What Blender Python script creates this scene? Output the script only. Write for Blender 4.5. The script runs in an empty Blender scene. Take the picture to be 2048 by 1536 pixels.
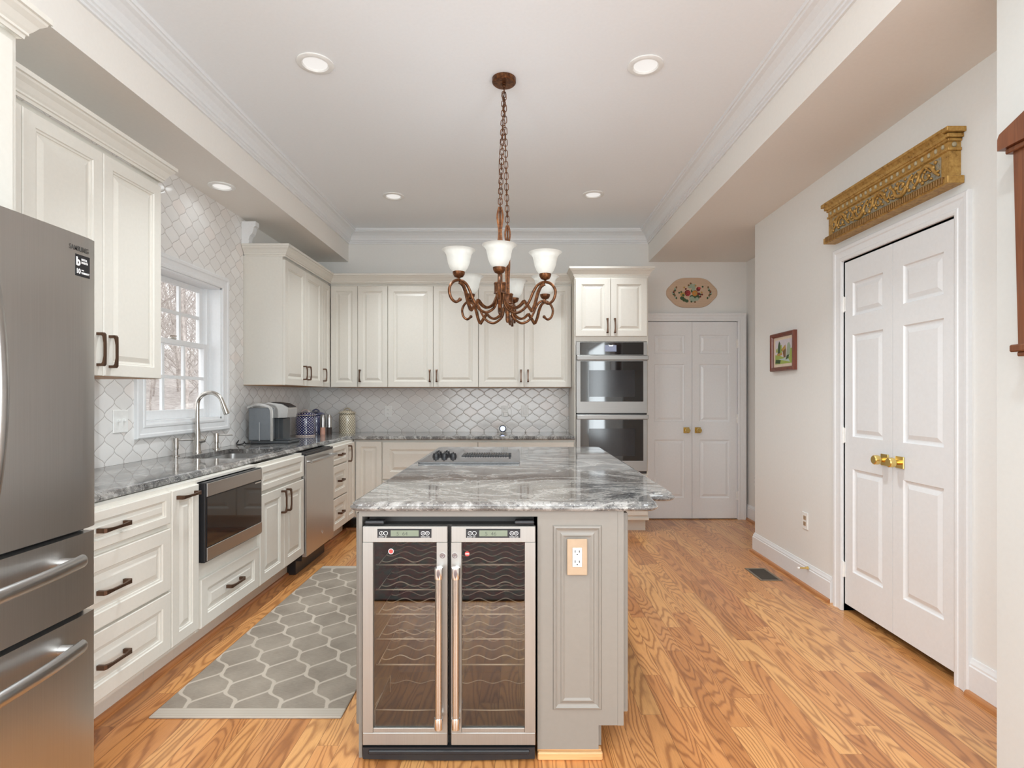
import bpy, bmesh, math, random
from mathutils import Vector, Matrix
random.seed(7)
sc = bpy.context.scene
C = sc.collection
PI = math.pi

# ------------------------------------------------------------------ camera, world, lights, exposure
CZ, FPX = 1.294, 1122.0                     # eye height, focal length in pixels of a 2048 px wide frame
cam_d = bpy.data.cameras.new('camera'); cam = bpy.data.objects.new('camera', cam_d); C.objects.link(cam)
cam.location = (0, 0, CZ); cam.rotation_euler = (PI/2, 0, 0)
cam_d.sensor_width = 36; cam_d.lens = 36*FPX/2048
cam_d.shift_x = -13/2048; cam_d.shift_y = 25/2048
cam_d.clip_start = .02; cam_d.clip_end = 200
sc.camera = cam
vs = sc.view_settings
vs.view_transform = 'Standard'; vs.look = 'None'; vs.gamma = 1; vs.use_curve_mapping = False
vs.exposure = 0.64
sc.cycles.use_denoising = True
sc.cycles.max_bounces = 14; sc.cycles.diffuse_bounces = 7; sc.cycles.glossy_bounces = 6
sc.cycles.transparent_max_bounces = 16
sc.cycles.caustics_reflective = False; sc.cycles.caustics_refractive = False

w = bpy.data.worlds.new('sky'); sc.world = w; w.use_nodes = True
bgn = w.node_tree.nodes['Background']; bgn.inputs[0].default_value = (.99, .99, 1.0, 1); bgn.inputs[1].default_value = 1.5

def area(name, loc, rot, sx, sy, power, col=(1, 1, 1), portal=False):
    d = bpy.data.lights.new(name, 'AREA'); d.shape = 'RECTANGLE'; d.size = sx; d.size_y = sy
    d.energy = power; d.color = col
    o = bpy.data.objects.new(name, d); C.objects.link(o); o.location = loc; o.rotation_euler = rot
    if portal: d.cycles.is_portal = True
    return o
# daylight through the big glazing behind the camera; side and right openings added as fill
area('daylight_rear_glazing', (-.4, -4.35, 1.35), (PI/2, 0, 0), 2.9, 2.1, 44, (.84, .935, .985))
area('fill_side_opening', (-2.15, -1.4, 1.45), (0, -PI/2, 0), 1.7, 2.3, 60, (.84, .935, .985))
area('fill_right_opening', (1.66, -1.3, 1.40), (0, PI/2, 0), 1.9, 2.6, 95, (.84, .935, .985))  # added to light the left cabinets; fridge reflections hint at windows there
# unseen overhead lights added to raise the ambient level
for lx, ly, lp in ((-1.07, .8, 8), (.65, .8, 10), (-1.07, -1.2, 17), (.65, -1.2, 17)):
    area('rear_fill_light', (lx, ly, 3.0), (0, 0, 0),   .16, .16, lp, (.84, .935, .985))

# ------------------------------------------------------------------ projection helpers (pixel + known distance -> metres)
def PX(px, Y): return (px-1037)*Y/FPX
def PZ(py, Y): return CZ-(py-793)*Y/FPX
def PY(px, X): return X*FPX/(px-1037)

# ------------------------------------------------------------------ object helpers
def wloc(o):
    v = Vector((0, 0, 0))
    while o is not None: v += o.location; o = o.parent
    return v
def obj(name, bm, mats, parent=None, smooth=False, origin=None, recalc=True):
    if recalc: bmesh.ops.recalc_face_normals(bm, faces=bm.faces)
    off = wloc(parent) if parent is not None else Vector(origin or (0, 0, 0))
    for v in bm.verts: v.co -= off
    me = bpy.data.meshes.new(name); bm.to_mesh(me); bm.free()
    if not isinstance(mats, (list, tuple)): mats = [mats]
    for m in mats: me.materials.append(m)
    if smooth:
        me.polygons.foreach_set('use_smooth', [True]*len(me.polygons))
        if smooth != 'all':
            try: me.set_sharp_from_angle(angle=math.radians(38))
            except Exception: pass
    o = bpy.data.objects.new(name, me); C.objects.link(o)
    if parent is not None: o.parent = parent
    else: o.location = off
    return o
def thing(name, label, cat, loc=(0, 0, 0), group=None):
    o = bpy.data.objects.new(name, None); C.objects.link(o); o.empty_display_size = .05
    o.location = loc; o['label'] = label; o['category'] = cat
    if group: o['group'] = group
    return o
def tag(o, label, cat, group=None, kind=None):
    o['label'] = label; o['category'] = cat
    if group: o['group'] = group
    if kind: o['kind'] = kind
    return o
def struct(name, bm, m, smooth=False, label=None):
    o = obj(name, bm, m, smooth=smooth); o['kind'] = 'structure'
    if label: o['label'] = label
    return o
def structroot(name, loc=(0, 0, 0), label=None):
    o = bpy.data.objects.new(name, None); C.objects.link(o); o.location = loc; o['kind'] = 'structure'
    if label: o['label'] = label
    return o
def NB(): return bmesh.new()

def box(bm, x0, x1, y0, y1, z0, z1, bev=0, mi=0, seg=1):
    if x1 < x0: x0, x1 = x1, x0
    if y1 < y0: y0, y1 = y1, y0
    if z1 < z0: z0, z1 = z1, z0
    vs_ = [bm.verts.new((x, y, z)) for x in (x0, x1) for y in (y0, y1) for z in (z0, z1)]
    q = [(0, 1, 3, 2), (4, 6, 7, 5), (0, 4, 5, 1), (2, 3, 7, 6), (0, 2, 6, 4), (1, 5, 7, 3)]
    fs = [bm.faces.new([vs_[i] for i in f]) for f in q]
    for f in fs: f.material_index = mi
    if bev > 0:
        es = list({e for f in fs for e in f.edges})
        r = bmesh.ops.bevel(bm, geom=es, offset=bev, segments=seg, affect='EDGES', profile=.5)
        for f in r['faces']: f.material_index = mi
class Frame:
    """a vertical face: u along it, z up, n out of it"""
    def __init__(s, O, U, N): s.O = Vector(O); s.U = Vector(U); s.N = Vector(N)
    def p(s, u, z, n): return s.O + s.U*u + Vector((0, 0, z)) + s.N*n
    def box(s, bm, u0, u1, z0, z1, n0, n1, bev=0, mi=0, seg=1):
        a = s.p(u0, z0, n0); b = s.p(u1, z1, n1)
        box(bm, a.x, b.x, a.y, b.y, a.z, b.z, bev, mi, seg)
def rings(bm, F, u0, u1, z0, z1, prof, mi=0, mi_c=None, back=True):
    """nested rectangles: profile of (inset, n)"""
    prev = None; first = None
    for ins, n in prof:
        q = [F.p(u0+ins, z0+ins, n), F.p(u1-ins, z0+ins, n), F.p(u1-ins, z1-ins, n), F.p(u0+ins, z1-ins, n)]
        vv = [bm.verts.new(c) for c in q]
        if prev:
            for i in range(4):
                f = bm.faces.new((prev[i], prev[(i+1) % 4], vv[(i+1) % 4], vv[i])); f.material_index = mi
        else: first = vv
        prev = vv
    f = bm.faces.new(prev); f.material_index = mi if mi_c is None else mi_c
    if back: bm.faces.new(first).material_index = mi
def sweep(bm, pts, B, prof, closed=False, mi=0, caps=True):
    """profile (a across, b along B) swept along a flat polyline with mitred corners"""
    B = Vector(B).normalized(); pts = [Vector(p) for p in pts]; n = len(pts); loops = []
    for i, p in enumerate(pts):
        t0 = (p-pts[i-1]).normalized() if (i > 0 or closed) else None
        t1 = (pts[(i+1) % n]-p).normalized() if (i < n-1 or closed) else None
        if t0 is None: m = B.cross(t1)
        elif t1 is None: m = B.cross(t0)
        else:
            n0 = B.cross(t0); n1 = B.cross(t1); m = (n0+n1)/(1+n0.dot(n1))
        loops.append([bm.verts.new(p+m*a+B*b) for a, b in prof])
    k = len(prof)
    for i in range(n if closed else n-1):
        A, D = loops[i], loops[(i+1) % n]
        for j in range(k):
            f = bm.faces.new((A[j], A[(j+1) % k], D[(j+1) % k], D[j])); f.material_index = mi
    if not closed and caps:
        bm.faces.new(loops[0]).material_index = mi; bm.faces.new(loops[-1]).material_index = mi
def lathe(bm, c, prof, n=24, axis='Z', mi=0, cap=False, sx=1, sy=1):
    c = Vector(c); L = []
    for r, h in prof:
        ring = []
        for i in range(n):
            a = 2*PI*i/n; x, y = r*math.cos(a)*sx, r*math.sin(a)*sy
            v = {'Z': (x, y, h), 'X': (h, x, y), 'Y': (x, h, y)}[axis]
            ring.append(bm.verts.new(c+Vector(v)))
        L.append(ring)
    for a, b in zip(L, L[1:]):
        for i in range(n):
            f = bm.faces.new((a[i], a[(i+1) % n], b[(i+1) % n], b[i])); f.material_index = mi
    if cap:
        bm.faces.new(L[0]).material_index = mi; bm.faces.new(L[-1]).material_index = mi
def tube(bm, pts, r, n=8, closed=False, mi=0, rb=None, caps=True, up=None):
    """round (or rb: flat bar, radii r across / rb along up) tube along points"""
    pts = [Vector(p) for p in pts]; N = len(pts); L = []
    ref = Vector(up) if up is not None else None; prevx = None
    for i, p in enumerate(pts):
        if closed: t = (pts[(i+1) % N]-pts[i-1]).normalized()
        else: t = (pts[min(i+1, N-1)]-pts[max(i-1, 0)]).normalized()
        if ref is not None: x = t.cross(ref)
        elif prevx is None:
            a = Vector((0, 0, 1)) if abs(t.z) < .9 else Vector((1, 0, 0)); x = t.cross(a)
        else: x = prevx-t*prevx.dot(t)
        x.normalize(); y = t.cross(x); prevx = x
        rr = r[i] if isinstance(r, (list, tuple)) else r
        r2 = rb if rb else rr
        off = PI/4 if n == 4 else 0; s = 1.414 if n == 4 else 1
        L.append([bm.verts.new(p+x*math.cos(2*PI*k/n+off)*rr*s+y*math.sin(2*PI*k/n+off)*r2*s) for k in range(n)])
    for i in range(N if closed else N-1):
        A, D = L[i], L[(i+1) % N]
        for k in range(n):
            bm.faces.new((A[k], A[(k+1) % n], D[(k+1) % n], D[k])).material_index = mi
    if not closed and caps:
        bm.faces.new(L[0]).material_index = mi; bm.faces.new(L[-1]).material_index = mi
def spline(pts, k=6, closed=False):
    P = [Vector(p) for p in pts]; n = len(P); out = []
    for i in range(n if closed else n-1):
        if closed: a, b, c, d = P[i-1], P[i], P[(i+1) % n], P[(i+2) % n]
        else: a, b, c, d = P[max(i-1, 0)], P[i], P[i+1], P[min(i+2, n-1)]
        for j in range(k):
            t = j/k
            out.append(.5*((2*b)+(c-a)*t+(2*a-5*b+4*c-d)*t*t+(3*b-a-3*c+d)*t**3))
    if not closed: out.append(P[-1])
    return out
def prism(bm, poly, d, mi=0):
    """polygon of Vectors extruded by vector d"""
    d = Vector(d); a = [bm.verts.new(p) for p in poly]; b = [bm.verts.new(Vector(p)+d) for p in poly]
    n = len(a)
    bm.faces.new(a).material_index = mi; bm.faces.new(b).material_index = mi
    for i in range(n): bm.faces.new((a[i], a[(i+1) % n], b[(i+1) % n], b[i])).material_index = mi
def disc(bm, c, U, V, ru, rv, n=12, mi=0):
    c = Vector(c); U = Vector(U); V = Vector(V)
    f = bm.faces.new([bm.verts.new(c+U*ru*math.cos(2*PI*i/n)+V*rv*math.sin(2*PI*i/n)) for i in range(n)]); f.material_index = mi
def ellipsoid(bm, c, r, n=10, m=6, mi=0):
    c = Vector(c); L = []
    for j in range(1, m):
        th = PI*j/m
        L.append([bm.verts.new(c+Vector((r[0]*math.sin(th)*math.cos(2*PI*i/n), r[1]*math.sin(th)*math.sin(2*PI*i/n), r[2]*math.cos(th)))) for i in range(n)])
    top = bm.verts.new(c+Vector((0, 0, r[2]))); bot = bm.verts.new(c-Vector((0, 0, r[2])))
    for i in range(n):
        bm.faces.new((top, L[0][i], L[0][(i+1) % n])).material_index = mi
        bm.faces.new((bot, L[-1][(i+1) % n], L[-1][i])).material_index = mi
    for a, b in zip(L, L[1:]):
        for i in range(n): bm.faces.new((a[i], b[i], b[(i+1) % n], a[(i+1) % n])).material_index = mi
def lettering(name, s, size, O, U, V, mat, parent, align='LEFT', stretch=1.0, bold=0.0, depth=.0003):
    cu = bpy.data.curves.new('t', 'FONT'); cu.body = s; cu.size = size; cu.align_x = align
    cu.extrude = depth; cu.offset = bold
    to = bpy.data.objects.new('t', cu); C.objects.link(to)
    dg = bpy.context.evaluated_depsgraph_get(); dg.update()
    me = bpy.data.meshes.new_from_object(to.evaluated_get(dg))
    bpy.data.objects.remove(to); bpy.data.curves.remove(cu)
    U = Vector(U); V = Vector(V); N = U.cross(V); O = Vector(O)
    bm = NB(); bm.from_mesh(me); bpy.data.meshes.remove(me)
    for v in bm.verts: v.co = O+U*v.co.x*stretch+V*v.co.y+N*v.co.z
    for f in bm.faces: f.material_index = 0
    return obj(name, bm, mat, parent, recalc=False)
def copy_tree(o, parent=None):
    c = o.copy(); C.objects.link(c); c.parent = parent
    for ch in [x for x in bpy.data.objects if x.parent == o]: copy_tree(ch, c)
    return c

# ------------------------------------------------------------------ materials
class NT:
    def __init__(s, name):
        s.m = bpy.data.materials.new(name); s.m.use_nodes = True; s.t = s.m.node_tree
        s.b = s.t.nodes['Principled BSDF']; s.out = s.t.nodes['Material Output']
    def n(s, typ, **kw):
        nd = s.t.nodes.new(typ)
        for k, v in kw.items():
            if k.startswith('i_'):
                key = k[2:]; key = int(key) if key.isdigit() else key.replace('_', ' ')
                s.set(nd.inputs[key], v)
            else: setattr(nd, k, v)
        return nd
    def set(s, sock, v):
        if isinstance(v, bpy.types.NodeSocket): s.t.links.new(v, sock)
        else: sock.default_value = v
    def math(s, op, a, b=None, c=None):
        nd = s.n('ShaderNodeMath', operation=op); s.set(nd.inputs[0], a)
        if b is not None: s.set(nd.inputs[1], b)
        if c is not None: s.set(nd.inputs[2], c)
        return nd.outputs[0]
    def mix(s, f, a, b, mode='MIX'):
        nd = s.n('ShaderNodeMix', data_type='RGBA', blend_type=mode)
        s.set(nd.inputs[0], f); s.set(nd.inputs[6], a); s.set(nd.inputs[7], b); return nd.outputs[2]
    def ramp(s, f, stops):
        nd = s.n('ShaderNodeValToRGB'); s.set(nd.inputs[0], f); e = nd.color_ramp.elements
        while len(e) < len(stops): e.new(.5)
        for x, (p, c) in zip(e, stops): x.position = p; x.color = c if len(c) == 4 else (*c, 1)
        return nd.outputs[0]
    def comb(s, x, y, z=0.0):
        nd = s.n('ShaderNodeCombineXYZ'); s.set(nd.inputs[0], x); s.set(nd.inputs[1], y); s.set(nd.inputs[2], z); return nd.outputs[0]
    def pos(s):
        nd = s.n('ShaderNodeNewGeometry'); sp = s.n('ShaderNodeSeparateXYZ'); s.set(sp.inputs[0], nd.outputs['Position'])
        return nd.outputs['Position'], sp.outputs[0], sp.outputs[1], sp.outputs[2]
    def noise(s, v, scale, detail=3, rough=.5, dist=0):
        nd = s.n('ShaderNodeTexNoise'); s.set(nd.inputs['Vector'], v); s.set(nd.inputs['Scale'], scale)
        nd.inputs['Detail'].default_value = detail; nd.inputs['Roughness'].default_value = rough; nd.inputs['Distortion'].default_value = dist
        return nd.outputs[0]
    def bump(s, h, strength=.3, dist=.01):
        nd = s.n('ShaderNodeBump'); s.set(nd.inputs['Height'], h); nd.inputs['Strength'].default_value = strength
        nd.inputs['Distance'].default_value = dist; s.set(s.b.inputs['Normal'], nd.outputs[0])
    def base(s, c, rough=None, metal=None, **kw):
        if c is not None: s.set(s.b.inputs['Base Color'], (*c, 1) if isinstance(c, tuple) and len(c) == 3 else c)
        if rough is not None: s.set(s.b.inputs['Roughness'], rough)
        if metal is not None: s.b.inputs['Metallic'].default_value = metal
        for k, v in kw.items(): s.set(s.b.inputs[k.replace('_', ' ')], v)
        return s
def paint(name, c, rough=.45, var=.01, bump=.008, scale=60, **kw):
    """plain painted surface with a faint roller texture"""
    t = NT(name); p, x, y, z = t.pos()
    nz = t.noise(p, scale, 2)
    lo = tuple(v*(1-var) for v in c); hi = tuple(min(1, v*(1+var)) for v in c)
    t.base(t.ramp(nz, [(.3, lo), (.7, hi)]), rough, **kw)
    if bump: t.bump(t.noise(p, 180, 2), bump, .002)
    return t.m
def plain(name, c, rough=.4, metal=0, **kw):
    t = NT(name); p, x, y, z = t.pos(); nz = t.noise(p, 40, 2)
    t.base(t.ramp(nz, [(.2, tuple(v*.95 for v in c)), (.8, tuple(min(1, v*1.05) for v in c))]), rough, metal, **kw); return t.m
def emit(name, c, st, base=(.8, .8, .8)):
    t = NT(name).base(base, .4); t.b.inputs['Emission Color'].default_value = (*c, 1); t.b.inputs['Emission Strength'].default_value = st; return t.m
def steel(name, c=(.60, .60, .59), rough=.28, axis='Z', amt=.12):
    """brushed metal, brushing runs along axis"""
    t = NT(name); p, x, y, z = t.pos()
    k = {'X': (3, 500, 500), 'Y': (500, 3, 500), 'Z': (500, 500, 3)}[axis]
    v = t.comb(t.math('MULTIPLY', x, k[0]), t.math('MULTIPLY', y, k[1]), t.math('MULTIPLY', z, k[2]))
    nz = t.noise(v, 1.0, 2)
    big = t.noise(p, 3, 2)
    t.base(t.ramp(nz, [(.3, tuple(q*(1-amt) for q in c)), (.7, tuple(min(1, q*(1+amt)) for q in c))]),
           t.math('ADD', t.math('MULTIPLY', nz, .12), rough-.06), 1.0)
    t.bump(nz, .02, .001)
    return t.m

M = {}
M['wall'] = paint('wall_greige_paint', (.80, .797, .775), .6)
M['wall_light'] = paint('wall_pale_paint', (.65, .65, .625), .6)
M['ceiling'] = paint('ceiling_paint', (.885, .91, .935), .7)
M['soffit'] = paint('soffit_warm_paint', (.83, .80, .755), .65)
M['trim'] = paint('white_trim_paint', (.80, .81, .82), .32, .015, .01)
M['cab'] = paint('cream_cabinet_paint', (.70, .672, .612), .35, .015, .01)
M['cab_in'] = paint('maple_cabinet_underside', (.50, .27, .12), .5, .1)
M['island'] = paint('taupe_island_paint', (.235, .212, .185), .38, .015, .01)
M['bronze'] = plain('dark_bronze_handles', (.13, .075, .05), .38, .85)
M['black'] = plain('black_plastic', (.015, .015, .017), .35)
M['gap'] = plain('dark_gap', (.01, .01, .01), .8)
M['steel_v'] = steel('brushed_steel_upright', (.60, .59, .575), .33, 'Z', .035)
M['steel_h'] = steel('brushed_steel_level', (.52, .51, .50), .34, 'Y', .03)
M['steel_x'] = steel('brushed_steel_oven', (.30, .292, .28), .42, 'X', .04)
M['frame_steel'] = steel('pale_door_frame_metal', (.43, .415, .39), .45, 'Z', .04)
M['fridge_bar'] = plain('satin_steel_bar', (.52, .51, .50), .28, 1)
M['chrome'] = plain('polished_chrome', (.80, .80, .80), .1, 1)
M['nickel'] = steel('brushed_nickel', (.58, .55, .51), .26, 'Z', .08)
M['white_pl'] = plain('white_plastic', (.85, .85, .83), .35)
M['beige_pl'] = plain('beige_plastic', (.42, .30, .20), .4)
M['brass'] = plain('satin_brass', (.80, .60, .22), .25, 1)
M['dark_metal'] = plain('dark_vent_metal', (.10, .085, .07), .5, .4)
M['lens'] = emit('lamp_lens', (1, .98, .95), .40, (.45, .45, .45))
M['wire'] = plain('bright_shelf_wire', (.85, .83, .80), .3, 0)
M['shoe'] = None

def mk_black_glass():
    t = NT('black_appliance_glass').base((.012, .012, .013), .04); t.b.inputs['IOR'].default_value = 1.75
    return t.m
M['bglass'] = mk_black_glass()
def mk_cooktop():
    t = NT('dark_cooktop_glass').base((.03, .03, .032), .05); t.b.inputs['IOR'].default_value = 2.0; return t.m
M['cooktop'] = mk_cooktop()

def mk_pane(name, tint, refl, ior=1.5):
    t = NT(name); nd = t.t.nodes; lk = t.t.links
    tr = t.n('ShaderNodeBsdfTransparent'); tr.inputs[0].default_value = (*tint, 1)
    gl = t.n('ShaderNodeBsdfGlossy'); gl.inputs['Roughness'].default_value = .01; gl.inputs[0].default_value = (.95, .95, .95, 1)
    fr = t.n('ShaderNodeLayerWeight'); fr.inputs[0].default_value = .5
    f = t.math('MINIMUM', t.math('ADD', t.math('MULTIPLY', t.math('POWER', fr.outputs[1], 5.0), .9), refl), 1.0)
    mx = t.n('ShaderNodeMixShader'); lk.new(f, mx.inputs[0]); lk.new(tr.outputs[0], mx.inputs[1]); lk.new(gl.outputs[0], mx.inputs[2])
    lk.new(mx.outputs[0], t.out.inputs[0]); return t.m
M['pane'] = mk_pane('window_glass', (.98, .985, .985), .03)
M['wine_pane'] = mk_pane('tinted_mirror_glass', (.74, .71, .66), .10)

def mk_oak():
    t = NT('oak_strip_floor'); p, x, y, z = t.pos(); W, L = .083, .95
    xi = t.math('DIVIDE', x, W); pi_ = t.math('FLOOR', xi); fx = t.math('FRACT', xi)
    wn = t.n('ShaderNodeTexWhiteNoise', noise_dimensions='1D'); t.set(wn.inputs['W'], pi_)
    y2 = t.math('DIVIDE', t.math('ADD', y, t.math('MULTIPLY', wn.outputs[0], 3.7)), L)
    bj = t.math('FLOOR', y2); fy = t.math('FRACT', y2)
    w2 = t.n('ShaderNodeTexWhiteNoise', noise_dimensions='2D'); t.set(w2.inputs['Vector'], t.comb(pi_, bj))
    sp = t.n('ShaderNodeSeparateColor'); t.set(sp.inputs[0], w2.outputs[1]); r1, r2, r3 = sp.outputs
    # cathedral grain: contour lines of an elongated noise field, different in each board
    gv = t.comb(t.math('ADD', t.math('MULTIPLY', x, 9.0), t.math('MULTIPLY', r1, 40)),
                t.math('ADD', t.math('MULTIPLY', y, 1.15), t.math('MULTIPLY', r2, 40)), t.math('MULTIPLY', r3, 9))
    f = t.noise(gv, 1.0, 1.5, .35)
    wob = t.noise(t.comb(t.math('MULTIPLY', x, 60), t.math('MULTIPLY', y, 14)), 1, 2)
    ph = t.math('ADD', t.math('MULTIPLY', f, t.math('ADD', 62.0, t.math('MULTIPLY', r3, 85))), t.math('MULTIPLY', wob, 2.2))
    ln = t.math('ADD', t.math('MULTIPLY', t.math('SINE', ph), .5), .5)
    ln = t.math('POWER', ln, 2.6)
    fine = t.noise(t.comb(t.math('MULTIPLY', x, 420), t.math('MULTIPLY', y, 12)), 1, 3, .6)
    tone = t.ramp(r2, [(0, (.45, .175, .05)), (.22, (.57, .24, .075)), (.5, (.65, .30, .10)), (.8, (.71, .37, .132)), (1, (.51, .20, .066))])
    dark = t.mix(1.0, tone, (.44, .33, .26, 1), 'MULTIPLY')
    c = t.mix(t.math('MULTIPLY', ln, .80), tone, dark)
    c = t.mix(t.math('MULTIPLY', t.math('SUBTRACT', fine, .42), 1.0), c, dark)
    big = t.noise(p, 1.3, 2); c = t.mix(t.math('MULTIPLY', big, .18), c, (.64, .33, .14, 1))
    gx = t.math('LESS_THAN', t.math('MINIMUM', fx, t.math('SUBTRACT', 1, fx)), .010)
    gy = t.math('LESS_THAN', fy, .0012)
    gap = t.math('MAXIMUM', gx, gy)
    c = t.mix(t.math('MULTIPLY', gap, .75), c, (.12, .05, .02, 1))
    t.base(c, t.math('ADD', .24, t.math('MULTIPLY', fine, .12)), Coat_Weight=.25, Coat_Roughness=.18)
    t.bump(t.math('SUBTRACT', t.math('MULTIPLY', fine, .25), gap), .12, .002)
    return t.m
M['oak'] = mk_oak()
def mk_wood(name, c, c2, axis='Y', rough=.35):
    t = NT(name); p, x, y, z = t.pos(); k = {'X': (3, 60, 60), 'Y': (60, 3, 60), 'Z': (60, 60, 3)}[axis]
    v = t.comb(t.math('MULTIPLY', x, k[0]), t.math('MULTIPLY', y, k[1]), t.math('MULTIPLY', z, k[2]))
    t.base(t.ramp(t.noise(v, 1, 4, .6, .6), [(.3, c2), (.65, c)]), rough, Coat_Weight=.2); return t.m
M['shoe'] = mk_wood('oak_shoe_moulding', (.50, .22, .085), (.36, .14, .05))
M['shoe_light'] = mk_wood('light_oak_strip', (.66, .38, .17), (.52, .26, .10), 'X')
M['mahog'] = mk_wood('red_brown_wood', (.20, .07, .028), (.11, .035, .015), 'Z')
M['frame_wood'] = mk_wood('dark_red_frame_wood', (.21, .055, .03), (.11, .03, .018), 'Z')

def mk_tile(name, horiz):
    """ogee lantern tiles: every joint is one cosine wave"""
    t = NT(name); p, x, y, z = t.pos(); P, Q = .146, .133
    h = x if horiz == 'X' else y
    a = t.math('DIVIDE', h, P); b = t.math('DIVIDE', t.math('SUBTRACT', z, .93), Q)
    ra = t.math('ROUND', a); rb = t.math('ROUND', b)
    fa = t.math('MULTIPLY', t.math('ABSOLUTE', t.math('SUBTRACT', a, ra)), 2)
    co = t.math('COSINE', t.math('MULTIPLY', b, 2*PI)); c2_ = t.math('MULTIPLY', co, co)
    cs = t.math('ADD', t.math('MULTIPLY', t.math('MULTIPLY', co, t.math('SUBTRACT', 1.04, t.math('MULTIPLY', c2_, .04))), .5), .5)
    f = t.math('SUBTRACT', cs, fa)
    sn = t.math('MULTIPLY', t.math('MULTIPLY', t.math('SINE', t.math('MULTIPLY', b, 2*PI)), t.math('SUBTRACT', 1.04, t.math('MULTIPLY', c2_, .12))), PI/Q)
    g = t.math('SQRT', t.math('ADD', (2/P)**2, t.math('MULTIPLY', sn, sn)))
    d = t.math('DIVIDE', t.math('ABSOLUTE', f), g)
    inA = t.math('GREATER_THAN', f, 0)
    ia = t.math('ADD', t.math('MULTIPLY', inA, ra), t.math('MULTIPLY', t.math('SUBTRACT', 1, inA), t.math('ADD', t.math('FLOOR', a), .5)))
    ib = t.math('ADD', t.math('MULTIPLY', inA, rb), t.math('MULTIPLY', t.math('SUBTRACT', 1, inA), t.math('ADD', t.math('FLOOR', b), .5)))
    wn = t.n('ShaderNodeTexWhiteNoise', noise_dimensions='2D'); t.set(wn.inputs['Vector'], t.comb(ia, ib))
    tone = t.ramp(wn.outputs[0], [(0, (.78, .765, .75)), (.5, (.83, .82, .80)), (.8, (.86, .85, .835)), (1, (.84, .785, .75))])
    cl = t.noise(p, 14, 3, .6, .8)
    tone = t.mix(t.math('MULTIPLY', cl, .28), tone, (.69, .665, .64, 1))
    joint = t.ramp(t.math('DIVIDE', d, .004), [(.28, (1, 1, 1)), (.65, (0, 0, 0))])
    c = t.mix(joint, tone, (.50, .47, .445, 1))
    t.base(c, t.math('ADD', .12, t.math('MULTIPLY', joint, .5)))
    hgt = t.math('SUBTRACT', 1, t.math('POWER', 2.718, t.math('MULTIPLY', d, -260)))
    hgt = t.math('ADD', hgt, t.math('MULTIPLY', t.noise(p, 22, 2), .28))
    t.bump(hgt, .38, .0035); return t.m
M['tile_y'] = mk_tile('lantern_tile_side', 'Y'); M['tile_x'] = mk_tile('lantern_tile_back', 'X')

def mk_granite(name, ax, ang=.0, seed=0.0):
    t = NT(name); p, x, y, z = t.pos()
    mp = t.n('ShaderNodeMapping'); t.set(mp.inputs[0], p); mp.inputs['Rotation'].default_value = (0, 0, ang)
    mp.inputs['Location'].default_value = (seed, seed*.7, 0)
    mp.inputs['Scale'].default_value = ax
    flow = t.noise(mp.outputs[0], 1.6, 5, .62, 1.6)
    big = t.noise(mp.outputs[0], .75, 3, .5, 1.2)
    mid = t.noise(mp.outputs[0], 9.0, 6, .72, 2.2)
    spk = t.noise(p, 115, 3, .7)
    vor = t.n('ShaderNodeTexVoronoi'); t.set(vor.inputs['Vector'], p); vor.inputs['Scale'].default_value = 150
    c = t.ramp(mid, [(.30, (.015, .015, .017)), (.44, (.05, .05, .053)), (.52, (.105, .105, .105)), (.62, (.17, .167, .16)), (.78, (.42, .40, .375))])
    warm = t.ramp(big, [(.40, (0, 0, 0)), (.62, (1, 1, 1))])
    c = t.mix(t.math('MULTIPLY', warm, .45), c, (.22, .185, .16, 1))
    vein = t.ramp(t.math('ABSOLUTE', t.math('SUBTRACT', flow, .5)), [(.0, (1, 1, 1)), (.035, (.25, .25, .25)), (.08, (0, 0, 0))])
    c = t.mix(t.math('MULTIPLY', vein, .55), c, (.54, .52, .49, 1))
    drk = t.ramp(flow, [(.60, (0, 0, 0)), (.72, (1, 1, 1))])
    c = t.mix(t.math('MULTIPLY', drk, .5), c, (.09, .095, .105, 1))
    c = t.mix(t.ramp(spk, [(.57, (0, 0, 0)), (.68, (.5, .5, .5))]), c, (.62, .60, .56, 1))
    c = t.mix(t.ramp(t.noise(p, 90, 2, .6), [(.60, (0, 0, 0)), (.68, (.7, .7, .7))]), c, (.03, .03, .035, 1))
    t.base(c, .055, Specular_IOR_Level=.5)
    return t.m
M['granite'] = mk_granite('polished_granite_island', (1.0, 1.75, 1), .12, 3.1)
M['granite_p'] = mk_granite('polished_granite_perimeter', (2.2, 1.0, 1), -.1, 8.4)

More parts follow.
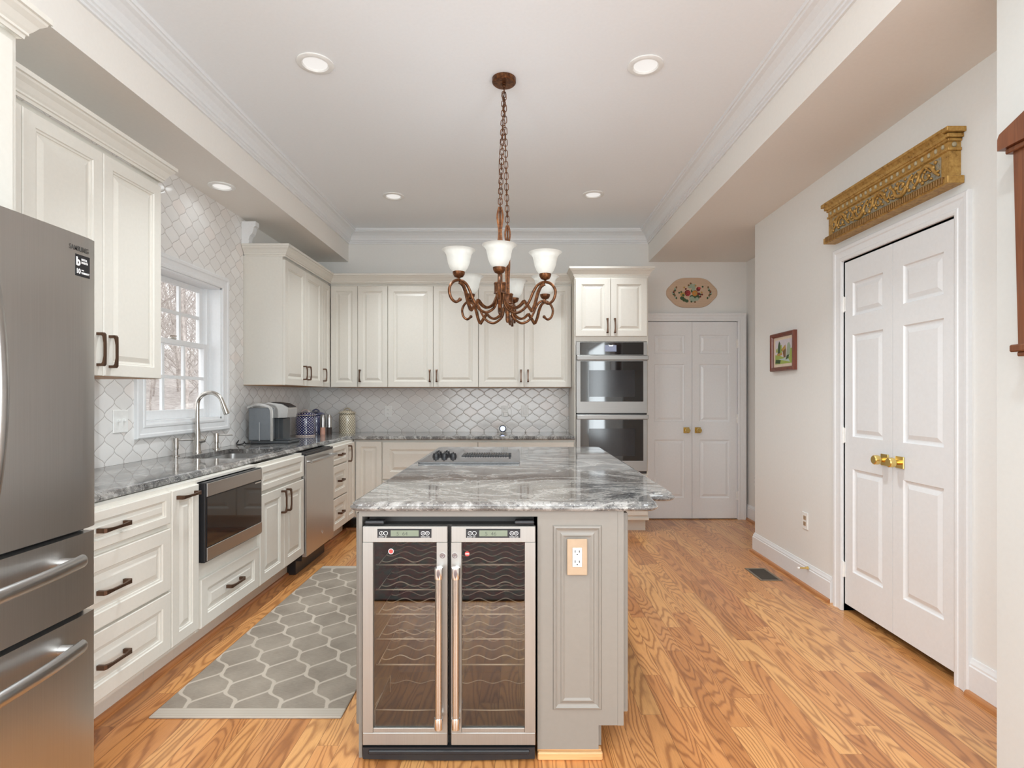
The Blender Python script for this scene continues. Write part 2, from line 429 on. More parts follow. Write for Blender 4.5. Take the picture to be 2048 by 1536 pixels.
def mk_rug():
    t = NT('trellis_rug_pile'); p, x, y, z = t.pos(); P, Q = .195, .305
    a = t.math('DIVIDE', t.math('ADD', x, 1.48), P); b = t.math('DIVIDE', t.math('SUBTRACT', y, 2.33), Q)
    a = t.math('ADD', a, t.math('MULTIPLY', t.math('SINE', t.math('MULTIPLY', b, 8*PI)), .018))
    fa = t.math('MULTIPLY', t.math('ABSOLUTE', t.math('SUBTRACT', a, t.math('ROUND', a))), 2)
    co = t.math('COSINE', t.math('MULTIPLY', b, 2*PI))
    cs = t.math('ADD', t.math('MULTIPLY', t.math('MULTIPLY', co, t.math('SUBTRACT', 1.34, t.math('MULTIPLY', t.math('MULTIPLY', co, co), .34))), .5), .5)
    f = t.math('SUBTRACT', cs, fa)
    sn = t.math('MULTIPLY', t.math('SINE', t.math('MULTIPLY', b, 2*PI)), PI/Q)
    g = t.math('SQRT', t.math('ADD', (2/P)**2, t.math('MULTIPLY', sn, sn)))
    d = t.math('DIVIDE', t.math('ABSOLUTE', f), g)
    line = t.ramp(t.math('DIVIDE', d, .02), [(.28, (1, 1, 1)), (.44, (0, 0, 0))])
    wv = t.noise(t.comb(t.math('MULTIPLY', x, 40), t.math('MULTIPLY', y, 420)), 1, 3, .7)
    cl = t.noise(p, 5, 3)
    field = t.ramp(t.math('ADD', t.math('MULTIPLY', wv, .5), t.math('MULTIPLY', cl, .5)), [(.35, (.20, .165, .13)), (.65, (.33, .28, .225))])
    # end stripes: plain pale band with thin lines
    lo = t.math('LESS_THAN', y, 2.315); hi = t.math('GREATER_THAN', y, 4.20); end = t.math('MAXIMUM', lo, hi)
    st = t.math('GREATER_THAN', t.math('SINE', t.math('MULTIPLY', y, 520)), .4)
    c = t.mix(line, field, (.46, .395, .325, 1))
    c = t.mix(end, c, t.mix(t.math('MULTIPLY', st, .5), (.46, .405, .34, 1), (.34, .29, .24, 1)))
    t.base(c, .9); t.bump(wv, .5, .002); return t.m
M['rug'] = mk_rug()
def mk_dark_rug():
    t = NT('dark_patterned_wool'); p, x, y, z = t.pos()
    a = t.noise(p, 9, 4, .7, 1.5); b = t.noise(p, 30, 3, .7)
    c = t.ramp(a, [(.3, (.02, .03, .035)), (.45, (.10, .10, .085)), (.52, (.16, .03, .03)), (.6, (.05, .06, .055)), (.75, (.25, .21, .16))])
    t.base(t.mix(t.ramp(b, [(.5, (0, 0, 0)), (.6, (.6, .6, .6))]), c, (.03, .03, .03, 1)), .95); return t.m
M['dark_rug'] = mk_dark_rug()
def mk_bronze2():
    t = NT('antique_copper_bronze'); p, x, y, z = t.pos()
    nz = t.noise(p, 60, 4, .7)
    t.base(t.ramp(nz, [(.3, (.035, .014, .007)), (.5, (.13, .048, .017)), (.7, (.27, .11, .04))]), .36, .65); return t.m
M['antique'] = mk_bronze2()
def mk_shade():
    t = NT('frosted_alabaster_glass'); p, x, y, z = t.pos()
    t.base(t.ramp(t.noise(p, 25, 3, .6, 1), [(.3, (.66, .655, .63)), (.7, (.74, .735, .71))]), .3)
    t.b.inputs['Subsurface Weight'].default_value = 0
    tl = t.n('ShaderNodeBsdfTranslucent'); tl.inputs[0].default_value = (.85, .84, .8, 1)
    mx = t.n('ShaderNodeMixShader'); mx.inputs[0].default_value = .4
    t.t.links.new(t.b.outputs[0], mx.inputs[1]); t.t.links.new(tl.outputs[0], mx.inputs[2]); t.t.links.new(mx.outputs[0], t.out.inputs[0]); return t.m
M['shade'] = mk_shade()
def mk_gold():
    t = NT('worn_gilding'); p, x, y, z = t.pos(); nz = t.noise(p, 45, 5, .7)
    t.base(t.ramp(nz, [(.28, (.16, .07, .02)), (.42, (.42, .235, .06)), (.62, (.56, .34, .10)), (.8, (.62, .42, .17))]), .42, .45)
    t.bump(nz, .35, .004); return t.m
M['gold'] = mk_gold()
def mk_field():
    t = NT('grey_green_carved_ground'); p, x, y, z = t.pos(); nz = t.noise(p, 70, 4, .7, .8)
    t.base(t.ramp(nz, [(.35, (.16, .14, .09)), (.5, (.33, .31, .25)), (.62, (.42, .28, .10))]), .6, .1); t.bump(nz, .8, .006); return t.m
M['field'] = mk_field()
M['egg'] = plain('pale_carved_beads', (.40, .34, .22), .5)
M['old_gold'] = plain('darkened_gilding', (.24, .125, .035), .5, .3)
def mk_dots(name, base, dot, k, kz, thr, invert=False):
    """hand-stamped pottery: rows of dots on curved ware (angle around own axis, height)"""
    t = NT(name); tc = t.n('ShaderNodeTexCoord'); sp = t.n('ShaderNodeSeparateXYZ'); t.set(sp.inputs[0], tc.outputs['Object'])
    ang = t.math('ARCTAN2', sp.outputs[1], sp.outputs[0]); u = t.math('MULTIPLY', ang, k/(2*PI)); v = t.math('MULTIPLY', sp.outputs[2], kz)
    s1 = t.math('MULTIPLY', t.math('COSINE', t.math('MULTIPLY', u, 2*PI)), t.math('COSINE', t.math('MULTIPLY', v, 2*PI)))
    m = t.math('GREATER_THAN', s1, thr)
    t.base(t.mix(m, base, dot), .15, Coat_Weight=.5); return t.m
M['blue_pot'] = mk_dots('blue_dotted_stoneware', (.012, .016, .10, 1), (.75, .73, .68, 1), 20, 42, .45)
M['blue_pot2'] = mk_dots('blue_checked_stoneware', (.02, .03, .12, 1), (.35, .35, .40, 1), 30, 70, .3)
def mk_scale():
    t = NT('cream_fishscale_stoneware'); tc = t.n('ShaderNodeTexCoord'); sp = t.n('ShaderNodeSeparateXYZ'); t.set(sp.inputs[0], tc.outputs['Object'])
    ang = t.math('ARCTAN2', sp.outputs[1], sp.outputs[0]); u = t.math('MULTIPLY', ang, 22/(2*PI)); v = t.math('MULTIPLY', sp.outputs[2], 34)
    a = t.math('ABSOLUTE', t.math('SUBTRACT', t.math('FRACT', t.math('ADD', u, v)), .5))
    b = t.math('ABSOLUTE', t.math('SUBTRACT', t.math('FRACT', t.math('SUBTRACT', u, v)), .5))
    l = t.math('GREATER_THAN', t.math('MAXIMUM', a, b), .40)
    t.base(t.mix(l, (.70, .63, .48, 1), (.10, .075, .05, 1)), .2, Coat_Weight=.5); return t.m
M['cream_pot'] = mk_scale()
M['cream_band'] = plain('cream_glaze', (.62, .52, .48), .25)
M['reservoir'] = plain('smoky_plastic_tank', (.17, .185, .20), .12)
M['silver_pl'] = plain('silver_plastic', (.52, .51, .49), .25, .6)
M['grey_pl'] = plain('charcoal_plastic', (.06, .065, .07), .35)
M['salt'] = plain('pink_salt', (.70, .38, .28), .5)
M['pepper'] = plain('peppercorns', (.05, .035, .03), .6)
M['screen'] = emit('lit_screen', (.62, .70, 1.0), .75, (.3, .3, .4))
M['lcd'] = plain('grey_green_lcd', (.20, .23, .17), .25)
M['lcd_ink'] = plain('lcd_digits', (.07, .08, .06), .4)
M['white_ink'] = plain('white_print', (.85, .85, .85), .5)
M['dark_ink'] = plain('dark_grey_print', (.07, .065, .06), .4)
M['red'] = plain('red_sticker', (.65, .06, .05), .5)
M['plaque'] = mk_wood('pale_painted_board', (.60, .44, .31), (.55, .39, .27), 'X', .5)
M['mat'] = plain('cream_mat_board', (.72, .60, .47), .7)
for k, c in dict(rose=(.45, .05, .05), orange=(.55, .22, .04), leaf=(.05, .09, .04), palegreen=(.33, .40, .30), ochre=(.45, .28, .08),
                 darkred=(.15, .02, .02), skyw=(.62, .58, .62), lime=(.33, .42, .10), brown=(.19, .11, .05), mint=(.45, .55, .50)).items():
    M[k] = plain('paint_'+k, c, .7)
def mk_bark():
    t = NT('grey_bark'); p, x, y, z = t.pos(); t.base(t.ramp(t.noise(p, 8, 4), [(.3, (.30, .26, .24)), (.7, (.55, .50, .47))]), .9); return t.m
M['bark'] = mk_bark()
def mk_litter():
    t = NT('leaf_litter'); p, x, y, z = t.pos(); t.base(t.ramp(t.noise(p, 2.5, 6, .7), [(.3, (.24, .21, .195)), (.5, (.38, .345, .325)), (.7, (.52, .485, .465))]), .95); return t.m
M['litter'] = mk_litter()

# ------------------------------------------------------------------ key dimensions (metres)
XL, XR, YB = -2.216, 1.97, 5.95            # left wall, right wall, back wall
ZS, ZT = 2.72, 3.05                        # soffit underside, tray ceiling
SXL, SXR = -1.803, 1.379                   # tray opening
YC = 4.673                                 # outer corner where the right wall ends
XH = 2.42                                  # alcove side wall
XJ, YJ = 1.62, 1.90                        # projecting wall near the camera
YR = -4.5                                  # rear wall behind the camera
WY0, WY1, WZ0, WZ1 = 3.306, 4.164, 1.132, 2.096   # window opening
CT, CB = .918, .886                        # countertop top / underside
FL = Frame((-1.57, 0, 0), (0, 1, 0), (1, 0, 0))     # left base run face, u = Y
FB = Frame((0, 5.34, 0), (1, 0, 0), (0, -1, 0))     # back base run face, u = X
FUL = Frame((-1.899, 0, 0), (0, 1, 0), (1, 0, 0))   # left wall cabinets
FUB = Frame((0, 5.62, 0), (1, 0, 0), (0, -1, 0))    # back wall cabinets
FWL = Frame((XL, 0, 0), (0, 1, 0), (1, 0, 0))
FWR = Frame((XR, 0, 0), (0, 1, 0), (-1, 0, 0))
FWB = Frame((0, YB, 0), (1, 0, 0), (0, -1, 0))

# ------------------------------------------------------------------ room shell
b = NB(); box(b, -2.4, 2.7, YR-.1, 6.1, -.1, 0); struct('floor', b, M['oak'])
b = NB(); box(b, SXL-.01, SXR+.01, YR, YB+.02, ZT, ZT+.1); struct('ceiling', b, M['ceiling'])
b = NB(); box(b, XL-.14, SXL, YR, YB+.02, ZS, ZT+.1); struct('ceiling_left', b, M['soffit'])
b = NB(); box(b, SXR, XH+.14, YR, YB+.02, ZS, ZT+.1); struct('ceiling_right', b, M['soffit'])
b = NB(); box(b, XL-.14, XH+.14, YB, YB+.12, 0, ZT+.1); struct('wall_back', b, M['wall'])
b = NB()
SY0, SY1, SZ0, SZ1 = -2.6, -.2, .55, 2.35        # wall opening added for the side fill light
for y0, y1, z0, z1 in ((YR, SY0, 0, ZS), (SY0, SY1, 0, SZ0), (SY0, SY1, SZ1, ZS), (SY1, WY0, 0, ZS), (WY0, WY1, 0, WZ0), (WY0, WY1, WZ1, ZS), (WY1, YB, 0, ZS)):
    box(b, XL-.14, XL, y0, y1, z0, z1)
struct('wall_left', b, M['wall'])
DY0, DY1, DZ = 2.523, 3.395, 2.107               # closet opening in the right wall
b = NB()
for y0, y1, z0, z1 in ((YJ-.3, DY0, 0, ZS), (DY0, DY1, DZ, ZS), (DY1, YC, 0, ZS)): box(b, XR, XR+.12, y0, y1, z0, z1)
box(b, XR+.12, XH, YC-.12, YC, 0, ZS)
box(b, XR+.5, XR+.55, 1.7, YC-.12, 0, ZS)
struct('wall_right', b, M['wall'])
b = NB(); box(b, XH, XH+.12, YC-.12, YB, 0, ZS); struct('wall_alcove', b, M['wall'])
b = NB(); NY0, NY1, NZ0, NZ1 = -2.65, .05, .40, 2.40
for y0, y1, z0, z1 in ((YR, NY0, 0, ZS), (NY0, NY1, 0, NZ0), (NY0, NY1, NZ1, ZS), (NY1, YJ, 0, ZS)): box(b, XJ, XJ+.15, y0, y1, z0, z1)
box(b, XJ+.15, XR+.6, YJ-.15, YJ, 0, ZS)
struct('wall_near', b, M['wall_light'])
b = NB()
RX0, RX1, RZ0, RZ1 = -1.9, 1.1, .25, 2.4
for x0, x1, z0, z1 in ((XL-.14, RX0, 0, ZT), (RX0, RX1, 0, RZ0), (RX0, RX1, RZ1, ZT), (RX1, XJ+.02, 0, ZT)): box(b, x0, x1, YR-.12, YR, z0, z1)
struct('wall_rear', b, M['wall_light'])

# tray crown moulding
CR = [(0, 0), (.012, 0), (.012, .012), (.022, .018), (.022, .030), (.030, .034), (.034, .050), (.050, .078), (.074, .100), (.094, .108), (.098, .118), (.106, .120), (.106, .140), (0, .140)]
b = NB(); z0 = ZT-.14
sweep(b, [(SXL, YR, z0), (SXL, YB, z0), (SXR, YB, z0), (SXR, YR, z0)], (0, 0, 1), [(-a, c) for a, c in CR])
struct('trim_1', b, M['trim'], label='white crown molding around the raised tray ceiling')
# baseboards with oak shoe
BBP = [(0, 0), (.016, 0), (.016, .125), (.012, .130), (.012, .138), (.007, .150), (.004, .160), (0, .160)]
SHP = [(.016, 0), (.034, 0), (.033, .010), (.028, .018), (.016, .022)]
def baseboard(name, pts):
    b = NB(); sweep(b, pts, (0, 0, 1), BBP); r = struct(name, b, M['trim'])
    b = NB(); sweep(b, pts, (0, 0, 1), SHP); obj('shoe_molding', b, M['shoe'], r)
baseboard('baseboard_right', [(XR, 3.519, 0), (XR, YC, 0), (XH, YC, 0)][::1])
baseboard('baseboard_near', [(XR, YJ, 0), (XR, 2.44, 0)])
baseboard('baseboard_alcove', [(XH, YC, 0), (XH, YB, 0), (2.39, YB, 0)])

# ------------------------------------------------------------------ six-panel double doors
CAS = [(0, 0), (0, .014), (.008, .017), (.020, .017), (.024, .013), (.055, .016), (.062, .021), (.078, .022), (.085, .018), (.085, 0)]
def leaf_mesh(F, u0, u1, z0, z1, n):
    """slab with three raised panels, the top one short"""
    b = NB(); st = .078; H = z1-z0; g = [(.253, .867), (1.058, 1.663), (1.773, 1.972)]
    g = [(z0+(a-.042)*H/2.065, z0+(c-.042)*H/2.065) for a, c in g]
    F.box(b, u0, u0+st, z0, z1, n-.035, n); F.box(b, u1-st, u1, z0, z1, n-.035, n)
    zz = [z0]+[v for a in g for v in a]+[z1]
    for i in range(0, len(zz), 2): F.box(b, u0+st, u1-st, zz[i], zz[i+1], n-.035, n)
    for a, c in g:
        rings(b, F, u0+st, u1-st, a, c, [(0, n), (.006, n-.008), (.014, n-.010), (.020, n-.010), (.042, n-.002), (.046, n-.002)], back=False)
    return b
def knob(F, u, z, n, part, m):
    b = NB(); F.box(b, u-.031, u+.031, z-.031, z+.031, n, n+.007, .002)
    obj('knob_plate', b, m, part)
    b = NB(); ax = 'X' if abs(F.N.x) > .5 else 'Y'; s = F.N.x+F.N.y
    lathe(b, F.p(u, z, 0), [(.0, (n+.007)*s), (.013, (n+.007)*s), (.011, (n+.025)*s), (.014, (n+.030)*s), (.024, (n+.036)*s), (.026, (n+.045)*s), (.025, (n+.062)*s), (.021, (n+.066)*s), (.0, (n+.066)*s)], 20, ax)
    obj('knob', b, m, part, smooth=True)
def hinge(F, u, z, n, part):
    b = NB(); p = F.p(u, z, n)
    lathe(b, p, [(0, -.048), (.006, -.048), (.006, -.016), (.0045, -.015), (.006, -.014), (.006, .014), (.0045, .015), (.006, .016), (.006, .048), (0, .048)], 10, 'Z')
    F.box(b, u-.016, u+.016, z-.044, z+.044, n-.006, n-.002)
    obj('hinge', b, M['white_pl'], part, smooth=True)
def double_door(name, F, u0, u1, z0, ztop, rec, label, knob_n):
    root = structroot(name, F.p((u0+u1)/2, 0, 0), label)
    b = NB(); pts = [F.p(u0, 0, 0), F.p(u0, ztop, 0), F.p(u1, ztop, 0), F.p(u1, 0, 0)]
    # a outward from the opening, b out of the wall
    B = F.N
    t = (pts[1]-pts[0]).normalized(); s = B.cross(t); sign = 1 if s.dot(F.U) < 0 else -1
    sweep(b, pts, B, [(sign*(a+.003), c) for a, c in CAS]); obj('casing', b, M['trim'], root)
    b = NB(); F.box(b, u0-.012, u0, 0, ztop, -.10, .0); F.box(b, u1, u1+.012, 0, ztop, -.10, .0); F.box(b, u0, u1, ztop, ztop+.012, -.10, .0)
    obj('jamb', b, M['trim'], root)
    um = (u0+u1)/2
    for a, c, ku, hu in ((u0+.003, um-.0015, um-.06, u0-.001), (um+.0015, u1-.003, um+.06, u1+.001)):
        lf = obj('door_leaf', leaf_mesh(F, a, c, z0, ztop-.006, -rec), M['trim'], root)
        knob(F, ku, .953 if name == 'door_1' else .939, -rec, lf, M['brass'])
        for hz in (.25, 1.06, 1.85): hinge(F, hu, hz, .004 if rec > 0 else .001, lf)
    return root
double_door('door_1', FWR, DY0, DY1, .045, DZ, .004, 'white double closet doors on the right wall', 0)
# the pantry pair stands against the back wall: leaves proud of the wall plane by their own thickness inside a shallow frame
FPB = Frame((0, YB, 0), (1, 0, 0), (0, -1, 0))
b = NB(); box(b, 1.24, 1.351, YB-.004, YB, 0, 2.17); 
b.free()
dd = double_door('door_2', Frame((0, YB-.040, 0), (1, 0, 0), (0, -1, 0)), 1.351, 2.307, .012, 2.085, .004, 'white double pantry doors on the back wall', 0)

# ------------------------------------------------------------------ kitchen window
win = structroot('window_1', (XL, (WY0+WY1)/2, WZ0), 'white double-hung window with small panes over the sink')
b = NB(); pts = [FWL.p(WY0, WZ0, 0), FWL.p(WY0, WZ1, 0), FWL.p(WY1, WZ1, 0), FWL.p(WY1, WZ0, 0)]
s = Vector((1, 0, 0)).cross(Vector((0, 0, 1))); sg = 1 if s.y < 0 else -1
sweep(b, pts, (1, 0, 0), [(sg*a, c+.008) for a, c in CAS], closed=True); obj('casing', b, M['trim'], win)
b = NB()
FWL.box(b, WY0, WY0+.012, WZ0, WZ1, -.14, .010); FWL.box(b, WY1-.012, WY1, WZ0, WZ1, -.14, .010)
FWL.box(b, WY0, WY1, WZ1-.012, WZ1, -.14, .010); FWL.box(b, WY0, WY1, WZ0, WZ0+.014, -.14, .010)
for q in (WY0+.012, WY1-.042):
    FWL.box(b, q, q+.030, WZ0, WZ1, -.135, -.072)
obj('jamb', b, M['trim'], win)
def sash(z0, z1, n0, n1, name):
    y0, y1 = WY0+.042, WY1-.042; b = NB(); w_ = .042
    FWL.box(b, y0, y0+w_, z0, z1, n0, n1, .002); FWL.box(b, y1-w_, y1, z0, z1, n0, n1, .002)
    FWL.box(b, y0+w_, y1-w_, z0, z0+(.06 if name == 'lower' else .035), n0, n1, .002); FWL.box(b, y0+w_, y1-w_, z1-.035, z1, n0, n1, .002)
    o = obj('window_sash', b, M['trim'], win)
    a, c = y0+w_, y1-w_; zz0, zz1 = z0+(.06 if name == 'lower' else .035), z1-.035
    b = NB()
    for i in (1, 2): FWL.box(b, a+(c-a)*i/3-.011, a+(c-a)*i/3+.011, zz0, zz1, n0+.006, n1-.004)
    FWL.box(b, a, c, (zz0+zz1)/2-.011, (zz0+zz1)/2+.011, n0+.007, n1-.003)
    obj('muntin', b, M['trim'], o)
    b = NB(); FWL.box(b, a, c, zz0, zz1, (n0+n1)/2-.002, (n0+n1)/2+.002); obj('glass_pane', b, M['pane'], o)
sash(1.640, WZ1-.012, -.132, -.104, 'upper'); sash(WZ0+.014, 1.675, -.100, -.072, 'lower')
b = NB(); FWL.box(b, 3.70, 3.76, 1.675, 1.690, -.098, -.074, .003); tube(b, [FWL.p(3.70, 1.695, -.085), FWL.p(3.75, 1.698, -.070)], .004, 6)
obj('sash_lock', b, M['nickel'], win)

# ------------------------------------------------------------------ tiled backsplashes
b = NB(); t0 = XL; t1 = XL+.008; yt = 4.50
for y0, y1, z0, z1 in ((1.80, WY0, CT, ZS), (WY0, WY1, CT, WZ0), (WY0, WY1, WZ1, ZS), (WY1, yt, CT, ZS), (yt, YB-.008, CT, 1.375)):
    box(b, t0, t1, y0, y1, z0+.0005, z1-.0005)
tag(obj('tile_backsplash', b, M['tile_y']), 'cream lantern-shaped wall tiles around the window, up to the ceiling', 'tiles', kind='structure')
b = NB(); box(b, XL+.008, .531, YB-.008, YB, CT+.0005, 1.378)
tag(obj('tile_backsplash', b, M['tile_x']), 'cream lantern-shaped wall tiles between back counter and cabinets', 'tiles', kind='structure')

# ------------------------------------------------------------------ cabinets
def dprof(t, st=.056, n0=0.0):
    return [(0, n0), (0, n0+t-.003), (.003, n0+t), (st, n0+t), (st+.003, n0+t-.005), (st+.010, n0+t-.006), (st+.012, n0+t-.011), (st+.019, n0+t-.012), (st+.042, n0+t-.004), (st+.045, n0+t-.004)]
def door(F, u0, u1, z0, z1, parent, name='door', mat=None, st=.056, t=.02):
    st = min(st, (u1-u0)*.24, (z1-z0)*.24)
    b = NB(); k = min(1, (min(u1-u0, z1-z0)/2-st)/.06)
    pr = dprof(t, st)
    if k < 1: pr = [(i if i <= st else st+(i-st)*k, n) for i, n in pr]
    rings(b, F, u0, u1, z0, z1, pr)
    return obj(name, b, mat or M['cab'], parent)
def pull(F, u, z, vert, part, L=.15, n=.02):
    """flared bar pull on two feet"""
    b = NB(); h = L/2; sec = [(-h, .0075, .000), (-h, .0075, .026), (-h+.012, .0070, .033), (-h*.5, .0052, .0355), (0, .0048, .036), (h*.5, .0052, .0355), (h-.012, .0070, .033), (h, .0075, .026), (h, .0075, .000)]
    L_ = []
    def P(s, wv, nn): return F.p(u+(wv if vert else s), z+(s if vert else wv), n+nn)
    outer = [(-h, 0), (-h, .028), (-h+.008, .034), (-h*.4, .037), (h*.4, .037), (h-.008, .034), (h, .028), (h, 0)]
    inner = [(-h+.012, 0), (-h+.012, .022), (-h+.018, .026), (-h*.4, .029), (h*.4, .029), (h-.018, .026), (h-.012, .022), (h-.012, 0)]
    wd = [.0085, .0085, .008, .0052, .0052, .008, .0085, .0085]
    rows = []
    for (so, no), (si, ni), wv in zip(outer, inner, wd):
        rows.append([b.verts.new(P(so, -wv, no)), b.verts.new(P(so, wv, no)), b.verts.new(P(si, wv, ni)), b.verts.new(P(si, -wv, ni))])
    for A, D in zip(rows, rows[1:]):
        for k in range(4): b.faces.new((A[k], A[(k+1) % 4], D[(k+1) % 4], D[k]))
    b.faces.new(rows[0]); b.faces.new(rows[-1])
    return obj('handle', b, M['bronze'], part)
def base_cab(name, label, F, u0, u1, depth=.62, toe=True, cat='cabinet', group=None, mat=None, hole=None):
    root = thing(name, label, cat, F.p((u0+u1)/2, 0, -depth/2), group)
    b = NB(); z0 = .145 if toe else 0
    if hole:      # carcass open at the front for a built-in appliance, or on top for a sink
        h0, h1, hd = hole
        F.box(b, u0, u0+.012, z0, CB, -depth, 0); F.box(b, u1-.012, u1, z0, CB, -depth, 0)
        F.box(b, u0+.012, u1-.012, z0, h0, -depth, 0)
        if h1 < CB-.001: F.box(b, u0+.012, u1-.012, h1, CB, -depth, 0)
        elif hd == 'sink': F.box(b, u0+.012, u1-.012, h0, CB, -.018, 0)
    else: F.box(b, u0, u1, z0, CB, -depth, 0)
    obj('carcass', b, mat or M['cab'], root)
    if toe:
        b = NB(); F.box(b, u0, u1, 0, .145, -depth, -.105); obj('toe_kick', b, mat or M['cab'], root)
    return root
G_ = .003
lcabs = 'cream base cabinets along the window wall'
# 1 drawer bank beside the fridge
c1 = base_cab('drawer_cabinet', 'cream three-drawer base cabinet next to the refrigerator', FL, 1.744, 2.506, group=lcabs)
for z0, z1 in ((.729, .870), (.434, .706), (.168, .423)):
    d = door(FL, 1.75, 2.503, z0, z1, c1, 'drawer'); pull(FL, 2.135, (z0+z1)/2 + (.0 if z1 > .8 else .0), False, d)
# 2 narrow pull-out
c2 = base_cab('pullout_cabinet', 'narrow cream pull-out cabinet left of the microwave drawer', FL, 2.507, 2.727, group=lcabs)
d = door(FL, 2.512, 2.722, .168, .870, c2, st=.05); pull(FL, 2.617, .835, False, d)
# 3 microwave cabinet
c3 = base_cab('microwave_cabinet', 'cream base cabinet holding the drawer microwave', FL, 2.728, 3.362, group=lcabs, hole=(.475, .874, 'm'))
d = door(FL, 2.742, 3.352, .158, .396, c3, 'drawer'); pull(FL, 3.05, .285, False, d)
# 4 sink cabinet
c4 = base_cab('sink_cabinet', 'cream two-door sink base cabinet under the window', FL, 3.363, 4.060, group=lcabs, hole=(.60, CB, 'sink'))
door(FL, 3.368, 4.055, .720, .868, c4, 'false_drawer_front')
d = door(FL, 3.368, 3.709, .158, .698, c4); pull(FL, 3.672, .605, True, d)
d = door(FL, 3.713, 4.055, .158, .698, c4); pull(FL, 3.752, .605, True, d)
# 5 three small drawers, 6 corner door
c5 = base_cab('drawer_cabinet', 'cream narrow three-drawer base cabinet right of the dishwasher', FL, 4.673, 5.076, group=lcabs)
for z0, z1 in ((.715, .868), (.434, .702), (.158, .424)):
    d = door(FL, 4.678, 5.072, z0, z1, c5, 'drawer'); pull(FL, 4.875, (z0+z1)/2, False, d, .12)
c6 = base_cab('corner_cabinet', 'cream narrow-door base cabinet in the counter corner, pull on its left', FL, 5.077, 5.337, group=lcabs)
d = door(FL, 5.081, 5.318, .158, .868, c6, st=.05); pull(FL, 5.115, .775, True, d)
# back run
bcabs = 'cream base cabinets along the back wall'
xs = [PX(p, 5.34) for p in (708, 765, 956, 1148)]
c7 = base_cab('corner_cabinet', 'cream single-door base cabinet in the back left corner, no pull', FB, xs[0], xs[1], depth=.60, group=bcabs)
door(FB, xs[0]+.022, xs[1]-.003, .165, .868, c7, st=.05)
for k, (a, c, lb) in enumerate(((xs[1], xs[2], 'cream wide drawer base cabinet on back wall, left of the seam'), (xs[2], .531, 'cream wide drawer base cabinet on back wall, beside the ovens'))):
    cc = base_cab('drawer_cabinet', lb, FB, a, c, depth=.60, group=bcabs)
    door(FB, a+.004, c-.004, .51, .862, cc, 'drawer', st=.07); door(FB, a+.004, c-.004, .165, .495, cc, 'drawer', st=.07)
# shoe moulding in front of the toe kicks
b = NB(); sweep(b, [(-1.678, 1.76, 0), (-1.678, 4.06, 0)], (0, 0, 1), [(-a+.016, c) for a, c in SHP])
struct('trim_2', b, M['shoe'], label='oak shoe molding below the window-side cabinets')
b = NB(); sweep(b, [(-1.678, 4.675, 0), (-1.678, 5.447, 0), (.531, 5.447, 0)], (0, 0, 1), [(-a+.016, c) for a, c in SHP])
struct('trim_3', b, M['shoe'], label='oak shoe molding in the back corner of the base cabinets')

# countertop: L shape with sink cut-out and rounded nose
SK = (-2.075, -1.685, 3.40, 4.03)
def slab(b, poly, z0, z1, inner=None):
    vs0 = [b.verts.new((x, y, z0)) for x, y in poly]; vs1 = [b.verts.new((x, y, z1)) for x, y in poly]
    n = len(poly)
    for i in range(n): b.faces.new((vs0[i], vs0[(i+1) % n], vs1[(i+1) % n], vs1[i]))
    f0 = b.faces.new(vs0); f1 = b.faces.new(vs1)
    return vs0, vs1, f0, f1
def nosing(b, pts, w_=.012):
    """stepped, rounded edge along the exposed sides of a slab"""
    pr = [(0, CB), (.016, CB), (.024, CB+.004), (.026, CB+.010), (.022, CB+.016), (.018, CB+.018), (.016, CB+.024), (.010, CB+.030), (0, CT)]
    sweep(b, [(x, y, 0) for x, y in pts], (0, 0, 1), [(-a, c) for a, c in pr])
b = NB(); xe = -1.640; ye = 5.29
for x0, x1, y0, y1 in ((XL+.001, xe, 1.76, SK[2]), (XL+.001, SK[0], SK[2], SK[3]), (SK[1], xe, SK[2], SK[3]), (XL+.001, xe, SK[3], YB-.009), (xe, .531, ye+.024, YB-.009)):
    box(b, x0, x1, y0, y1, CB, CT)
nosing(b, [(xe, 1.76), (xe, ye+.024), (.531, ye+.024)][::1])
bmesh.ops.remove_doubles(b, verts=b.verts, dist=.0002)
tag(obj('countertop', b, M['granite_p'], origin=(-1.9, 3.6, CB)), 'grey veined granite L-shaped countertop with sink cut-out under the window', 'countertop')
# sink
b = NB(); x0, x1, y0, y1 = SK[0]+.004, SK[1]-.004, SK[2]+.004, SK[3]-.004; zb = CB-.001
def bowl(b, x0, x1, y0, y1, zt, zb, r=.05):
    def rr(x0, x1, y0, y1, r, z):
        out = []
        for cx, cy, a0 in ((x1-r, y1-r, 0), (x0+r, y1-r, 90), (x0+r, y0+r, 180), (x1-r, y0+r, 270)):
            for k in range(5):
                a = math.radians(a0+k*22.5); out.append(b.verts.new((cx+r*math.cos(a), cy+r*math.sin(a), z)))
        return out
    L = [rr(x0-.003, x1+.003, y0-.003, y1+.003, r, zb+.0), rr(x0-.003, x1+.003, y0-.003, y1+.003, r, zt), rr(x0, x1, y0, y1, r, zt), rr(x0+.006, x1-.006, y0+.006, y1-.006, r, zb+.02), rr(x0+.03, x1-.03, y0+.03, y1-.03, r*.7, zb+.003)]
    for A, D in zip(L, L[1:]):
        n = len(A)
        for i in range(n): b.faces.new((A[i], A[(i+1) % n], D[(i+1) % n], D[i]))
    b.faces.new(L[-1]); b.faces.new(L[0])
bowl(b, x0, x1, y0, y1, zb, zb-.20)
sk = tag(obj('sink', b, M['steel_h'], smooth=True, origin=((x0+x1)/2, (y0+y1)/2, zb-.2), recalc=True), 'undermount stainless steel sink bowl in the window-side countertop', 'sink')
